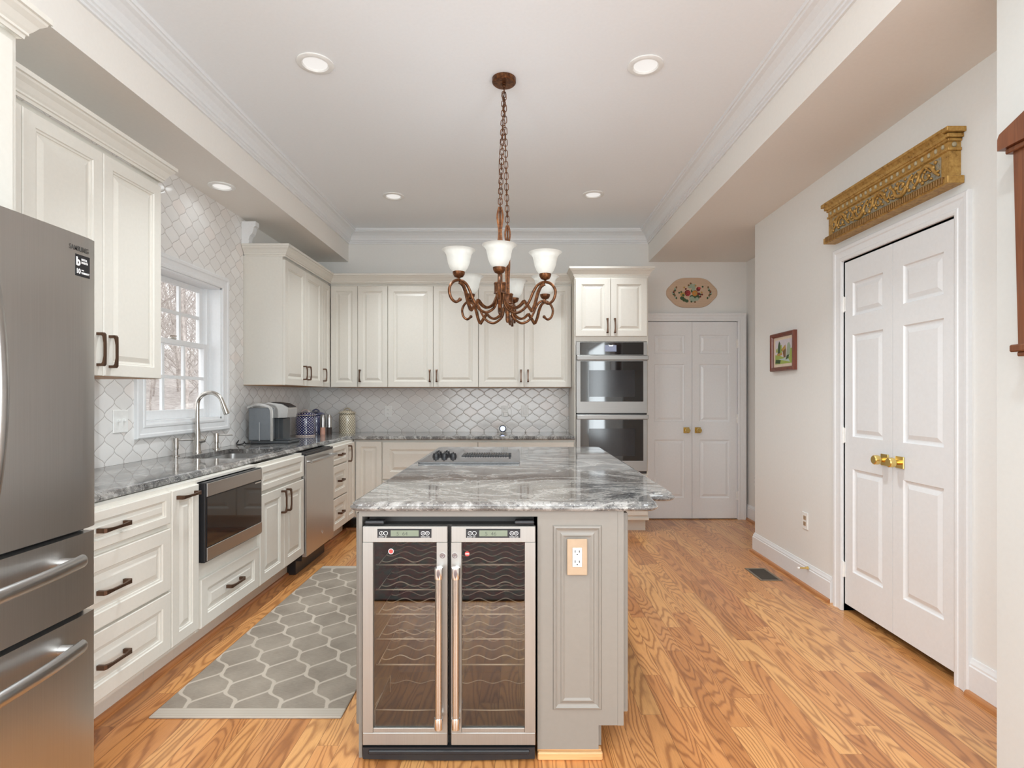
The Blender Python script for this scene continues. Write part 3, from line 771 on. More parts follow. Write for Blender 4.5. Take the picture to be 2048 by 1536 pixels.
b = NB(); lathe(b, ((x0+x1)/2, (y0+y1)/2, zb-.197), [(0, .002), (.02, .002), (.03, .004), (.045, .003), (.045, .0)], 20); obj('drain', b, M['chrome'], sk, smooth=True)

# ------------------------------------------------------------------ drawer microwave
mw = thing('microwave_oven', 'stainless steel and black glass microwave drawer in the base cabinets', 'microwave', (-1.6, 3.045, .48))
b = NB(); FL.box(b, 2.745, 3.345, .480, .868, -.45, .012); obj('housing', b, M['black'], mw)
b = NB(); FL.box(b, 2.742, 3.350, .478, .871, .012, .036, .003); mf = obj('drawer_front', b, M['black'], mw)
b = NB(); FL.box(b, 2.756, 3.346, .800, .866, .036, .041, .002); obj('top_trim', b, M['steel_h'], mf)
b = NB(); FL.box(b, 2.756, 3.346, .484, .548, .036, .041, .002); obj('bottom_trim', b, M['steel_h'], mf)
b = NB(); FL.box(b, 2.760, 3.342, .553, .795, .036, .039); obj('glass_window', b, M['bglass'], mf)
b = NB(); FL.box(b, 3.26, 3.33, .786, .792, .039, .0405); obj('brand_plate', b, M['chrome'], mf)

# ------------------------------------------------------------------ dishwasher
dw = thing('dishwasher', 'stainless steel dishwasher with bar handle between the base cabinets', 'dishwasher', (-1.87, 4.367, 0))
b = NB(); FL.box(b, 4.064, 4.670, .10, CB-.004, -.58, 0); obj('tub', b, M['black'], dw)
b = NB(); FL.box(b, 4.066, 4.668, .128, .862, .001, .032, .003); df = obj('door', b, M['steel_v'], dw)
b = NB(); FL.box(b, 4.066, 4.668, .864, .880, .001, .026, .002); obj('control_strip', b, M['black'], dw)
b = NB(); tube(b, spline([FL.p(4.09, .818, .060), FL.p(4.2, .822, .074), FL.p(4.367, .824, .080), FL.p(4.53, .822, .074), FL.p(4.645, .818, .060)], 5), .012, 10)
for u in (4.10, 4.635): tube(b, [FL.p(u, .818, .031), FL.p(u, .818, .062)], .010, 10)
obj('handle', b, M['steel_h'], df, smooth=True)
b = NB(); lathe(b, FL.p(4.40, .235, 0), [(.013, .032), (.013, .0335), (.010, .0335), (.010, .032)], 18, 'X'); FL.box(b, 4.396, 4.404, .229, .241, .032, .0332); obj('round_emblem', b, M['chrome'], df)
b = NB(); FL.box(b, 4.066, 4.668, 0, .125, -.50, -.045, .003); obj('kick_plate', b, M['black'], dw)

# ------------------------------------------------------------------ refrigerator
fr = thing('refrigerator', 'tall stainless steel French-door refrigerator at the left edge', 'refrigerator', (-1.76, 1.275, 0))
FF = Frame((-1.36, 0, 0), (0, 1, 0), (1, 0, 0)); fy0, fy1 = .82, 1.738
b = NB(); box(b, -2.19, -1.365, fy0+.005, fy1-.004, .02, 1.765, .004); obj('cabinet', b, plain('fridge_side_grey', (.22, .22, .22), .4, .5), fr)
def bowed(u0, u1, z0, z1, th=.052, bow=.0025):
    """door skin with a slight horizontal crown and rounded vertical edges"""
    b = NB(); N = 14; cols = []
    for i in range(N+1):
        s_ = i/N; u = u0+(u1-u0)*s_; n = th+bow*(1-(2*s_-1)**2)
        if i in (0, N): n -= .006
        cols.append((u, n))
    cols = [(u0, 0)]+cols+[(u1, 0)]
    lo = [b.verts.new(FF.p(u, z0, n)) for u, n in cols]; hi = [b.verts.new(FF.p(u, z1, n)) for u, n in cols]
    for i in range(len(cols)-1): b.faces.new((lo[i], lo[i+1], hi[i+1], hi[i]))
    b.faces.new(lo); b.faces.new(hi); b.faces.new((lo[0], hi[0], hi[-1], lo[-1]))
    return b
rd = obj('door', bowed(1.277, fy1, .896, 1.775), M['steel_v'], fr, smooth=True); ld = obj('door', bowed(fy0, 1.272, .896, 1.775), M['steel_v'], fr, smooth=True)
d1 = obj('drawer', bowed(fy0, fy1-.002, .652, .882), M['steel_v'], fr, smooth=True); d2 = obj('drawer', bowed(fy0, fy1-.002, .050, .637), M['steel_v'], fr, smooth=True)
for dp, u in ((rd, 1.335), (ld, 1.215)):
    b = NB(); tube(b, spline([FF.p(u, 1.68, .04), FF.p(u, 1.64, .088), FF.p(u, 1.50, .118), FF.p(u, 1.31, .130), FF.p(u, 1.12, .118), FF.p(u, .985, .088), FF.p(u, .945, .04)], 6), .0165, 12, rb=.012, up=(1, 0, 0))
    obj('handle', b, M['fridge_bar'], dp, smooth=True)
for dp, z in ((d1, .815), (d2, .567)):
    b = NB(); tube(b, spline([FF.p(.88, z, .045), FF.p(.90, z, .088), FF.p(1.05, z, .112), FF.p(1.275, z, .120), FF.p(1.48, z, .112), FF.p(1.612, z, .094), FF.p(1.636, z, .088)], 6), .019, 12, rb=.014, up=(1, 0, 0))
    tube(b, [FF.p(1.602, z+.002, .040), FF.p(1.606, z+.002, .090)], .015, 10); tube(b, [FF.p(.905, z, .040), FF.p(.905, z, .088)], .015, 10)
    obj('handle', b, M['fridge_bar'], dp, smooth=True)
for z0, z1 in ((.884, .894), (.639, .650)):
    b = NB(); FF.box(b, fy0+.01, fy1-.01, z0, z1, -.01, .020); obj('gasket', b, M['gap'], fr)
b = NB(); FF.box(b, fy0+.02, fy1-.02, .01, .048, -.02, .02); obj('kick_grille', b, M['gap'], fr)
fn = .0541
lettering('brand_lettering', 'SAMSUNG', .0205, FF.p(1.630, 1.726, fn), (0, 1, 0), (0, 0, 1), M['dark_ink'], rd, stretch=.80, bold=.0003)
b = NB(); FF.box(b, 1.653, 1.709, 1.652, 1.716, .050, .0540); obj('warranty_sticker', b, M['black'], rd)
def fl(s, sz, u, z, st=1, bold=.0002): lettering('sticker_lettering', s, sz, FF.p(u, z, .0542), (0, 1, 0), (0, 0, 1), M['white_ink'], rd, stretch=st, bold=bold)
fl('b', .034, 1.656, 1.684, .95, .0013); fl('DIGITAL', .0085, 1.676, 1.700, .70); fl('INVERTER', .0085, 1.676, 1.691, .66)
fl('10', .020, 1.656, 1.660, .85, .0005); fl('WARRANTY', .0085, 1.676, 1.660, .64, .0002); fl('YEAR', .004, 1.676, 1.670, 1)

# ------------------------------------------------------------------ wall cabinets
UZ0, UZ1, UZC = 1.385, 2.425, 2.512
CCP = [(0, 0), (.004, 0), (.006, .012), (.012, .014), (.012, .022), (.018, .030), (.030, .050), (.044, .064), (.046, .072), (.054, .074), (.054, .092), (0, .092)]
def crown(parent, pts, name='crown_molding', z=2.42, mat=None):
    b = NB(); sweep(b, [(x, y, z) for x, y in pts], (0, 0, 1), [(-a, c) for a, c in CCP]); return obj(name, b, mat or M['cab'], parent)
def wall_cab(label, F, u0, u1, doors, depth, z0=UZ0, z1=UZ1, group=None, name='wall_cabinet', st=.056):
    root = thing(name, label, 'cabinet', F.p((u0+u1)/2, z0, -depth/2), group)
    b = NB(); F.box(b, u0, u1, z0+.004, z1, -depth, 0); obj('carcass', b, M['cab'], root)
    b = NB(); F.box(b, u0+.002, u1-.002, z0, z0+.004, -depth+.002, -.002); obj('underside', b, M['cab_in'], root)
    for a, c, pu in doors:
        d = door(F, a+.002, c-.002, z0+.002, z1-.028, root, st=st)
        if pu is not None: pull(F, pu, z0+.115, True, d, .125)
    return root
# near left pair beside the fridge
n1 = wall_cab('cream two-door wall cabinet between refrigerator and window', FUL, 1.80, 2.955, [(1.80, 2.125, None), (2.125, 2.54, None), (2.54, 2.953, None)], .316)
for ch in list(bpy.data.objects):
    pass
n1d = [o for o in bpy.data.objects if o.parent == n1 and o.name.startswith('door')]
pull(FUL, 2.505, 1.505, True, n1d[1]); pull(FUL, 2.580, 1.500, True, n1d[2])
crown(n1, [(-1.879, 1.80), (-1.879, 2.955), (XL+.012, 2.955)])
# over the fridge
FOF = Frame((-1.582, 0, 0), (0, 1, 0), (1, 0, 0))
n2 = thing('fridge_cabinet', 'cream deep cabinet above the refrigerator with heavy crown', 'cabinet', (-1.9, 1.29, 1.80))
b = NB(); FOF.box(b, .80, 1.765, 1.80, UZ1, -.62, 0); obj('carcass', b, M['cab'], n2)
door(FOF, 1.285, 1.735, 1.815, 2.395, n2); door(FOF, .83, 1.280, 1.815, 2.395, n2)
crown(n2, [(-1.562, .80), (-1.562, 1.765), (-1.85, 1.765)])
# far left
ul = 'cream wall cabinets on the window wall beyond the window'
n3 = wall_cab('cream two-door wall cabinet right of the window', FUL, 4.514, 5.367, [(4.516, 4.952, 4.905), (4.952, 5.366, 5.000)], .316)
n4 = wall_cab('cream one-door wall cabinet in the upper left corner', FUL, 5.368, 5.600, [(5.369, 5.598, 5.402)], .316, st=.045)
ux = [PX(p, 5.62) for p in (658, 716, 776, 867, 957, 1048, 1140)]
wall_cab('cream narrow two-door wall cabinet in back left corner', FUB, ux[0]+.021, ux[2], [(ux[0]+.022, ux[1], None), (ux[1], ux[2], ux[1]+.028)], .322, st=.05)
wall_cab('cream two-door wall cabinet left of chandelier, over outlet', FUB, ux[2]+.001, ux[4], [(ux[2]+.002, ux[3], ux[3]-.032), (ux[3], ux[4], ux[3]+.036)], .322)
wall_cab('cream two-door wall cabinet directly left of the ovens', FUB, ux[4]+.001, .531, [(ux[4]+.002, ux[5], ux[5]-.030), (ux[5], ux[6]+.01, ux[5]+.040)], .322)
b = NB(); z = 2.42
sweep(b, [(XL+.012, 4.514, z), (-1.879, 4.514, z), (-1.879, 5.600, z), (.531, 5.600, z)], (0, 0, 1), [(-a, c) for a, c in CCP])
# fix: outward of this path is to the right of travel
tag(obj('cabinet_crown', b, M['cab'], origin=(-1.5, 5.4, 2.42)), 'cream crown molding capping the corner wall cabinets', 'crown molding')

# oven tower
ot = thing('oven_cabinet', 'tall cream oven cabinet with two upper doors and crown', 'cabinet', (.883, 5.64, 0))
b = NB(); ox0, ox1 = .533, 1.233
for z0, z1 in ((.145, .56), (1.818, 2.43)): FB.box(b, ox0, ox1, z0, z1, -.605, 0)
FB.box(b, ox0, ox0+.012, .56, 1.818, -.605, 0); FB.box(b, ox1-.012, ox1, .56, 1.818, -.605, 0); FB.box(b, ox0+.012, ox1-.012, .56, 1.818, -.605, -.58)
obj('carcass', b, M['cab'], ot)
b = NB(); FB.box(b, ox0+.005, ox1-.005, 0, .118, -.605, -.09); FB.box(b, ox0, ox1+.008, .118, .145, -.605, .012, .004); obj('toe_kick', b, M['cab'], ot)
xm = PX(1221, 5.33)
d = door(FB, ox0+.008, xm-.002, 1.865, 2.415, ot); pull(FB, xm-.033, 1.965, True, d, .14)
d = door(FB, xm+.002, ox1-.012, 1.865, 2.415, ot); pull(FB, xm+.038, 1.965, True, d, .14)
door(FB, ox0+.008, ox1-.008, .165, .545, ot, 'drawer', st=.07)
b = NB(); sweep(b, [(ox0, 5.60, 2.43), (ox0, 5.34, 2.43), (ox1, 5.34, 2.43), (ox1, YB-.002, 2.43)], (0, 0, 1), [(-a, c*1.0) for a, c in CCP]); obj('crown_molding', b, M['cab'], ot)

# corbel on top of the far wall cabinet
b = NB(); pr = [(0, 2.515), (.055, 2.515), (.060, 2.530), (.056, 2.545), (.066, 2.575), (.084, 2.595), (.092, 2.62), (.096, 2.645), (.112, 2.655), (.112, 2.69), (0, 2.69)]
prism(b, [Vector((XL+.009+x, 4.47, z)) for x, z in pr], (0, .06, 0))
tag(obj('corbel', b, M['trim'], origin=(XL+.05, 4.5, 2.515)), 'small white scrolled bracket on the far wall cabinet, below the ceiling', 'bracket')

# ------------------------------------------------------------------ double wall oven
ov = thing('double_oven', 'stainless steel double wall oven with black glass doors', 'oven', (.883, 5.5, .56))
a0, a1 = PX(1152, 5.33), PX(1294, 5.33)
b = NB(); FB.box(b, a0+.012, a1-.012, .575, 1.80, -.55, .002); obj('oven_body', b, M['black'], ov)
b = NB(); FB.box(b, a0, a1, 1.684, 1.812, .002, .022, .002); cpn = obj('control_panel', b, M['steel_x'], ov)
b = NB(); FB.box(b, a0+.036, a1-.036, 1.690, 1.808, .022, .026, .001); obj('panel_glass', b, M['bglass'], cpn)
b = NB(); FB.box(b, PX(1210, 5.31), PX(1233, 5.31), PZ(703, 5.31), PZ(690, 5.31), .026, .0265)
obj('display', b, emit('oven_display', (.30, .33, .45), .45, (.05, .05, .07)), cpn)
b = NB(); prism(b, [FB.p(x, z, .0266) for x, z in ((PX(1217, 5.31), 1.783), (PX(1220, 5.31), 1.768), (PX(1222, 5.31), 1.776), (PX(1224, 5.31), 1.768), (PX(1227, 5.31), 1.783), (PX(1222, 5.31), 1.779))], (0, -.0004, 0))
obj('display_symbol', b, emit('display_symbol', (1, 1, 1), 1.0), cpn)
for zt, zb_, gz0, gz1, hz in ((1.678, 1.135, 1.246, 1.628, 1.657), (1.122, .585, .685, 1.075, 1.101)):
    b = NB(); FB.box(b, a0, a1, zb_, zt, .002, .030, .003); od = obj('oven_door', b, M['steel_x'], ov)
    b = NB(); FB.box(b, a0+.040, a1-.040, gz0, gz1, .030, .033, .001); obj('door_glass', b, M['bglass'], od)
    b = NB(); FB.box(b, a0+.12, a1-.12, gz0+.045, gz1-.085, .033, .0335); obj('viewing_window', b, plain('viewing_window_dots', (.03, .03, .033), .10), od)
    b = NB(); FB.box(b, a0+.001, a1-.001, hz-.021, hz+.021, .058, .078, .004)
    for u in (a0+.03, a1-.03): FB.box(b, u-.012, u+.012, hz-.014, hz+.014, .030, .060)
    obj('handle', b, M['steel_x'], od)
b = NB(); FB.box(b, a0+.012, a1-.012, .563, .584, .002, .026); obj('vent_trim', b, M['black'], ov)

# ------------------------------------------------------------------ island
IF = Frame((0, 2.01, 0), (1, 0, 0), (0, -1, 0))
IY1 = 4.12
isl = thing('island_cabinet', 'taupe painted island cabinet with raised panels', 'island', (-.1, 3.05, 0))
b = NB()
box(b, -.572, -.560, 2.01, IY1, .0, CB)                      # left end panel
box(b, -.560, .068, 2.01, 2.03, .864, CB)                    # rail over the wine cooler
box(b, -.560, .068, 2.53, IY1, .10, CB)                      # storage behind the cooler
box(b, -.560, .068, 2.53, IY1-.06, 0, .10)
box(b, .068, .376, 2.01, IY1, .116, CB)
box(b, .068, .287, 2.01, IY1-.06, .030, .116)
obj('carcass', b, M['island'], isl)
b = NB(); box(b, .356, .376+.0005, 2.0085, 2.011, .116, CB); box(b, .287, .300, 2.035, IY1-.07, .03, .116); obj('corner_stile', b, M['island'], isl)
b = NB(); z0, z1 = 1.294-(1419-793)/558, 1.294-(1050-793)/558; u0, u1 = (1105.4-1037)/558, (1203.5-1037)/558
rings(b, IF, u0, u1, z0, z1, [(0, 0), (0, .0), (.004, .006), (.010, .008), (.014, .004), (.020, .0015), (.026, .0015), (.032, .006), (.036, .007), (.044, .003)], back=True); obj('raised_panel', b, M['island'], isl)
FIR = Frame((.378, 0, 0), (0, 1, 0), (1, 0, 0)); FIL = Frame((-.572, 0, 0), (0, 1, 0), (-1, 0, 0))
ed = [2.035, 2.72, 3.40, 4.09]
for a, c in zip(ed, ed[1:]):
    door(FIR, a+.003, c-.003, .150, .872, isl, mat=M['island'])
    door(FIL, a+.003, c-.003, .105, .872, isl, mat=M['island'], t=.018)
b = NB(); box(b, .068, .300, 1.992, 2.01, 0, .028, .004); box(b, .068, .296, 2.01, 2.03, 0, .03); obj('base_strip', b, M['shoe_light'], isl)

# island top
b = NB()
def rounded(poly, rad):
    out = []
    n = len(poly)
    for i, (p, r) in enumerate(zip(poly, rad)):
        p = Vector((*p, 0)); a = Vector((*poly[i-1], 0)); c = Vector((*poly[(i+1) % n], 0))
        if r <= 0: out.append((p.x, p.y)); continue
        da = (a-p).normalized(); dc = (c-p).normalized()
        P0 = p+da*r; P1 = p+dc*r
        for k in range(6):
            t = k/5; q = P0*(1-t)**2+p*2*t*(1-t)+P1*t*t; out.append((q.x, q.y))
    return out
ipoly = [(-.585, 2.009), (.480, 2.009), (.498, 2.20), (.596, 2.20), (.596, 4.19), (-.585, 4.19)]
ip = rounded(ipoly, [.03, .035, .0, .035, .05, .04])
pr = [(0, CB), (.012, CB), (.020, CB+.004), (.024, CB+.011), (.020, CB+.017), (.015, CB+.019), (.014, CB+.024), (.008, CB+.030), (0, CT)]
sweep(b, [(x, y, 0) for x, y in ip], (0, 0, 1), [(-a, c) for a, c in pr], closed=True)
top = [b.verts.new((x, y, CT)) for x, y in ip]; bot = [b.verts.new((x, y, CB)) for x, y in ip]
b.faces.new(top); b.faces.new(bot)
bmesh.ops.remove_doubles(b, verts=b.verts, dist=.0002)
tag(obj('island_countertop', b, M['granite'], origin=(0, 3.1, CB)), 'grey and white veined granite slab on the island with stepped corner', 'countertop')

# cooktop
ck = thing('cooktop', 'black glass electric cooktop with knobs set in the island', 'cooktop', (-.277, 3.5, CT))
b = NB(); box(b, -.560, .006, 3.125, 3.89, CT+.0008, CT+.010, .002); obj('glass_top', b, M['cooktop'], ck)
for kx, ky in ((-.503, 3.42), (-.452, 3.42), (-.398, 3.42), (-.503, 3.54), (-.452, 3.54)):
    b = NB(); z = CT+.010; lathe(b, (kx, ky, z), [(0, 0), (.021, 0), (.021, .006), (.018, .014), (.017, .020), (0, .022)], 18); box(b, kx-.004, kx+.004, ky-.019, ky+.019, z+.016, z+.027, .002)
    obj('knob', b, M['black'], ck, smooth=True)
b = NB(); box(b, -.350, -.045, 3.44, 3.60, CT+.010, CT+.014, .001)
for i in range(17): box(b, -.330+i*.0155, -.330+i*.0155+.008, 3.455, 3.585, CT+.012, CT+.019, .001)
box(b, -.060, -.048, 3.45, 3.47, CT+.014, CT+.028, .002)
obj('vent_grille', b, M['black'], ck)

# outlets and switches
def plate(name, label, F, u, z, w_, h, kind, n=0.0, mat=None, mat2=None, cat='outlet', kn=1):
    mat = mat or M['white_pl']; mat2 = mat2 or M['white_pl']
    b = NB(); F.box(b, u-w_/2, u+w_/2, z-h/2, z+h/2, n, n+.006, .002); p = tag(obj(name, b, mat, origin=F.p(u, z-h/2, n)), label, cat)
    if kind == 'duplex':
        for dz in (-.020, .020):
            b = NB(); F.box(b, u-.017, u+.017, z+dz-.014, z+dz+.014, n+.006, n+.008, .001); r = obj('receptacle', b, mat2, p)
            b = NB(); F.box(b, u-.008, u-.006, z+dz-.002, z+dz+.008, n+.008, n+.0084); F.box(b, u+.006, u+.008, z+dz-.002, z+dz+.006, n+.008, n+.0084); F.box(b, u-.0015, u+.0015, z+dz-.009, z+dz-.006, n+.008, n+.0084); obj('slots', b, M['gap'], r)
    elif kind == 'rocker':
        b = NB(); F.box(b, u-.017, u+.017, z-.033, z+.033, n+.006, n+.009, .001); obj('rocker', b, mat2, p)
    elif kind == 'toggle':
        for k in range(kn):
            uu = u+(k-(kn-1)/2)*.046
            b = NB(); F.box(b, uu-.005, uu+.005, z-.002, z+.014, n+.005, n+.020, .002); obj('toggle', b, mat2, p)
    return p
plate('wall_outlet', 'beige-plated duplex outlet on the end panel of the island', IF, (1153.5-1037)/558, 1.294-(1112-793)/558, .072, .129, 'decora', n=.009, mat=M['beige_pl'])
op = [o for o in bpy.data.objects if o.name.startswith('wall_outlet')][0]
b = NB(); uu, zz = (1153.5-1037)/558, 1.294-(1112-793)/558; IF.box(b, uu-.017, uu+.017, zz-.034, zz+.034, .015, .018, .001); rc = obj('receptacle', b, plain('receptacle_white', (.62, .62, .60), .4), op)
b = NB()
for dz in (-.019, .017):
    IF.box(b, uu-.009, uu-.0062, zz+dz, zz+dz+.009, .018, .0184); IF.box(b, uu+.0062, uu+.009, zz+dz, zz+dz+.008, .018, .0184); IF.box(b, uu-.0025, uu+.0025, zz+dz-.008, zz+dz-.005, .018, .0184)
obj('slots', b, M['gap'], rc)
FT = Frame((0, YB-.008, 0), (1, 0, 0), (0, -1, 0)); FTL = Frame((XL+.008, 0, 0), (0, 1, 0), (1, 0, 0))
plate('wall_outlet', 'white duplex outlet in the back tiles, right of the cream canister', FT, -1.379, 1.135, .076, .118, 'duplex')
po = plate('wall_outlet', 'white duplex outlet in back tiles with white charger plugged in', FT, -.145, 1.140, .072, .112, 'duplex')
plate('light_switch', 'white rocker switch on the back tiles near the ovens', FT, .066, 1.140, .076, .118, 'rocker', cat='switch')
plate('light_switch', 'white double toggle switch on the tiles beside the refrigerator', FTL, 3.107, 1.156, .115, .125, 'toggle', cat='switch', kn=2)
plate('wall_outlet', 'white outlet low on the right wall, above the baseboard', FWR, 3.85, .442, .072, .115, 'duplex', mat2=M['beige_pl'])
plate('wall_outlet', 'outlet on the alcove side wall beyond the corner', Frame((XH, 0, 0), (0, 1, 0), (-1, 0, 0)), 5.72, .44, .072, .115, 'duplex')
b = NB(); FT.box(b, -.160, -.110, 1.085, 1.128, .0085, .045, .004); pl = tag(obj('charger_plug', b, M['white_pl'], origin=(-.135, 5.93, 1.085)), 'small white charger block plugged into the back outlet', 'charger')
b = NB(); tube(b, spline([(-.112, 5.905, 1.095), (-.085, 5.905, 1.09), (-.075, 5.915, 1.14), (-.105, 5.92, 1.22), (-.108, 5.91, 1.20)], 5), .0016, 6); obj('cable', b, M['white_pl'], pl)
# round smart clock
ec = thing('smart_clock', 'small round white clock display on the back counter', 'clock', (PX(1005.6, 5.80), 5.80, CT))
cx = ec.location.x
b = NB(); r = .044; zc = CT+.046
lathe(b, (cx, 5.80, zc), [(.030, -.030), (.040, -.028), (r, -.020), (r+.001, -.005), (.043, .012), (.036, .030), (.020, .040), (0, .042)], 28, 'Y'); lathe(b, (cx, 5.805, CT), [(0, .0), (.026, .0), (.026, .006), (.02, .010), (0, .010)], 20); eb = obj('housing', b, M['white_pl'], ec, smooth=True)
b = NB(); lathe(b, (cx, 5.80, zc), [(.0, -.0305), (.0335, -.0305), (.0370, -.0290), (.0370, -.0280)], 28, 'Y'); obj('bezel', b, M['black'], ec, smooth=True)
b = NB(); lathe(b, (cx, 5.80, zc), [(0, -.0310), (.027, -.0310), (.027, -.0303)], 28, 'Y'); obj('screen', b, M['screen'], ec)

# ------------------------------------------------------------------ faucet and dispensers
fc = thing('faucet', 'brushed nickel gooseneck kitchen faucet behind the sink', 'faucet', (-2.145, 3.746, CT))
fx, fy = -2.145, 3.746
b = NB(); lathe(b, (fx, fy, CT), [(0, 0), (.027, 0), (.027, .006), (.023, .012), (.021, .05), (.019, .14), (.0145, .17), (.0135, .20)], 20, cap=False)
pts = [(fx, fy, CT+.19), (fx, fy, 1.22)]
R = .085
for k in range(1, 10):
    a = PI*k/9.6; pts.append((fx+R-R*math.cos(a), fy, 1.235+R*math.sin(a)))
tube(b, spline(pts, 3), .0135, 14)
obj('neck', b, M['nickel'], fc, smooth=True)
b = NB(); e = Vector(pts[-1]); dv = (Vector(pts[-1])-Vector(pts[-2])).normalized(); tube(b, [e, e+dv*.035, e+dv*.075, e+dv*.08], [.0145, .0165, .0185, .017], 14); obj('spray_head', b, M['nickel'], fc, smooth=True)
b = NB(); tube(b, [(fx, fy-.0, CT+.075), (fx+.045, fy+.012, CT+.082)], [.017, .012], 12); tube(b, [(fx+.04, fy+.01, CT+.08), (fx+.052, fy+.02, CT+.115)], [.007, .005], 8); obj('lever', b, M['nickel'], fc, smooth=True)
for (dx, dy, lb) in ((-2.153, 3.524, 'brushed nickel soap dispenser left of the faucet'), (-2.152, 3.995, 'brushed nickel soap dispenser right of the faucet')):
    sd = thing('soap_dispenser', lb, 'soap dispenser', (dx, dy, CT), 'soap dispensers')
    b = NB(); lathe(b, (dx, dy, CT), [(0, 0), (.022, 0), (.022, .004), (.014, .008), (.013, .045), (.0165, .047), (.0165, .112), (.015, .115), (0, .115)], 16); obj('body', b, M['nickel'], sd, smooth=True)
    b = NB(); tube(b, [(dx+.012, dy, CT+.100), (dx+.11, dy, CT+.103), (dx+.115, dy, CT+.099)], .004, 8); obj('nozzle', b, M['nickel'], sd, smooth=True)

# ------------------------------------------------------------------ coffee maker
cm = thing('coffee_maker', 'silver and charcoal single-serve coffee maker with side water tank', 'coffee maker', (-1.99, 4.565, CT))
b = NB(); box(b, -2.13, -1.825, 4.45, 4.685, CT, CT+.022, .006); box(b, -1.955, -1.83, 4.50, 4.67, CT+.022, CT+.034, .004); obj('base', b, M['grey_pl'], cm)
b = NB(); box(b, -2.145, -1.965, 4.452, 4.530, CT+.024, 1.205, .010, seg=2); obj('water_tank', b, M['reservoir'], cm)
b = NB(); arc = spline([(-2.150, 1.205), (-2.08, 1.232), (-2.0, 1.224), (-1.962, 1.19), (-1.956, 1.10), (-1.956, CT+.024)] and [Vector((-2.150, 4.448, 1.205)), Vector((-2.08, 4.448, 1.230)), Vector((-2.0, 4.448, 1.222)), Vector((-1.962, 4.448, 1.19)), Vector((-1.956, 4.448, 1.10)), Vector((-1.956, 4.448, CT+.022))], 6)
tube(b, arc, .009, 4, rb=.006, up=(0, 1, 0)); obj('silver_band', b, M['silver_pl'], cm)
b = NB(); tube(b, [(-2.055, 4.449, CT+.024), (-2.055, 4.449, 1.09)], .004, 6); obj('tank_rib', b, plain('grey_rib', (.35, .36, .37), .5), cm)
b = NB(); box(b, -2.150, -1.935, 4.535, 4.685, CT+.022, 1.215, .008); box(b, -1.945, -1.905, 4.54, 4.68, CT+.022, 1.12, .004); obj('tower', b, M['grey_pl'], cm)
b = NB(); prism(b, [Vector((x, 4.50, z)) for x, z in ((-2.145, 1.208), (-2.09, 1.235), (-2.0, 1.246), (-1.90, 1.232), (-1.852, 1.205), (-1.848, 1.19), (-1.855, 1.125), (-1.965, 1.122), (-1.965, 1.2))], (0, .185, 0)); obj('brew_head', b, M['silver_pl'], cm)
b = NB(); prism(b, [Vector((x, 4.525, z)) for x, z in ((-2.06, 1.2425), (-1.98, 1.2485), (-1.90, 1.238), (-1.85, 1.213), (-1.85, 1.207), (-1.90, 1.230), (-2.0, 1.243))], (0, .14, 0)); obj('lid', b, M['black'], cm)
b = NB(); tube(b, spline([(-2.12, 4.44, CT+.005), (-2.14, 4.40, CT+.006), (-2.16, 4.42, CT+.02), (-2.15, 4.38, CT+.006), (-2.19, 4.36, CT+.006), (-2.20, 4.41, CT+.03)], 5), .004, 6); obj('power_cord', b, M['black'], cm, smooth=True)

# ------------------------------------------------------------------ canisters and mills
def canister(label, x, y, r, h, mats, name='canister'):
    t = thing(name, label, 'canister', (x, y, CT)); body, band = mats
    b = NB(); lathe(b, (x, y, CT), [(0, 0), (r*.93, 0), (r*.98, .008), (r, h*.10), (r*1.01, h*.5), (r, h*.72), (r*.93, h*.76), (r*.86, h*.775)], 32)
    o = obj('jar', b, body, None, smooth=True, origin=(x, y, CT)); o.parent = t; o.location = (0, 0, 0)
    b = NB(); lathe(b, (x, y, CT), [(r*.90, h*.775), (r*1.05, h*.79), (r*1.04, h*.82), (r*.96, h*.845), (r*.75, h*.885), (r*.35, h*.92), (0, h*.925)], 32)
    l = obj('lid', b, body, None, smooth=True, origin=(x, y, CT)); l.parent = t; l.location = (0, 0, 0)
    b = NB(); tube(b, spline([(x-r*.42, y, CT+h*.89), (x-r*.3, y, CT+h*.955), (x, y, CT+h*.995), (x+r*.3, y, CT+h*.955), (x+r*.42, y, CT+h*.89)], 4), .008, 8); k = obj('lid_handle', b, band, l, smooth=True)
    b = NB(); lathe(b, (x, y, CT), [(r*.985, .0), (r*1.0, .004), (r*1.0, .010), (r*.985, .012)], 32); lathe(b, (x, y, CT), [(r*1.02, h*.785), (r*1.06, h*.79), (r*1.06, h*.805), (r*1.02, h*.81)], 32); obj('band', b, band, t, smooth=True)
    return t
canister('dark blue canister with white dots, nearer of the blue pair', -2.028, 5.34, .089, .250, (M['blue_pot'], M['cream_band']))
canister('dark blue checked canister standing behind the dotted one', -2.055, 5.69, .085, .245, (M['blue_pot2'], M['blue_pot2']))
canister('cream canister with brown scale pattern on the corner counter', -1.752, 5.74, .083, .258, (M['cream_pot'], M['cream_pot']))
for x, m, lb in ((-1.936, 'salt', 'steel-topped salt mill with pink salt in the counter corner'), (-1.873, 'pepper', 'steel-topped pepper mill with dark peppercorns in the corner')):
    t = thing('spice_mill', lb, 'mill', (x, 5.55, CT), 'salt and pepper mills')
    b = NB(); lathe(b, (x, 5.55, CT), [(0, 0), (.026, 0), (.026, .072), (0, .072)], 18); obj('glass_jar', b, M[m], t, smooth=True)
    b = NB(); lathe(b, (x, 5.55, CT), [(.027, .072), (.027, .150), (.024, .178), (.015, .196), (0, .200)], 18); obj('cap', b, M['steel_v'], t, smooth=True)

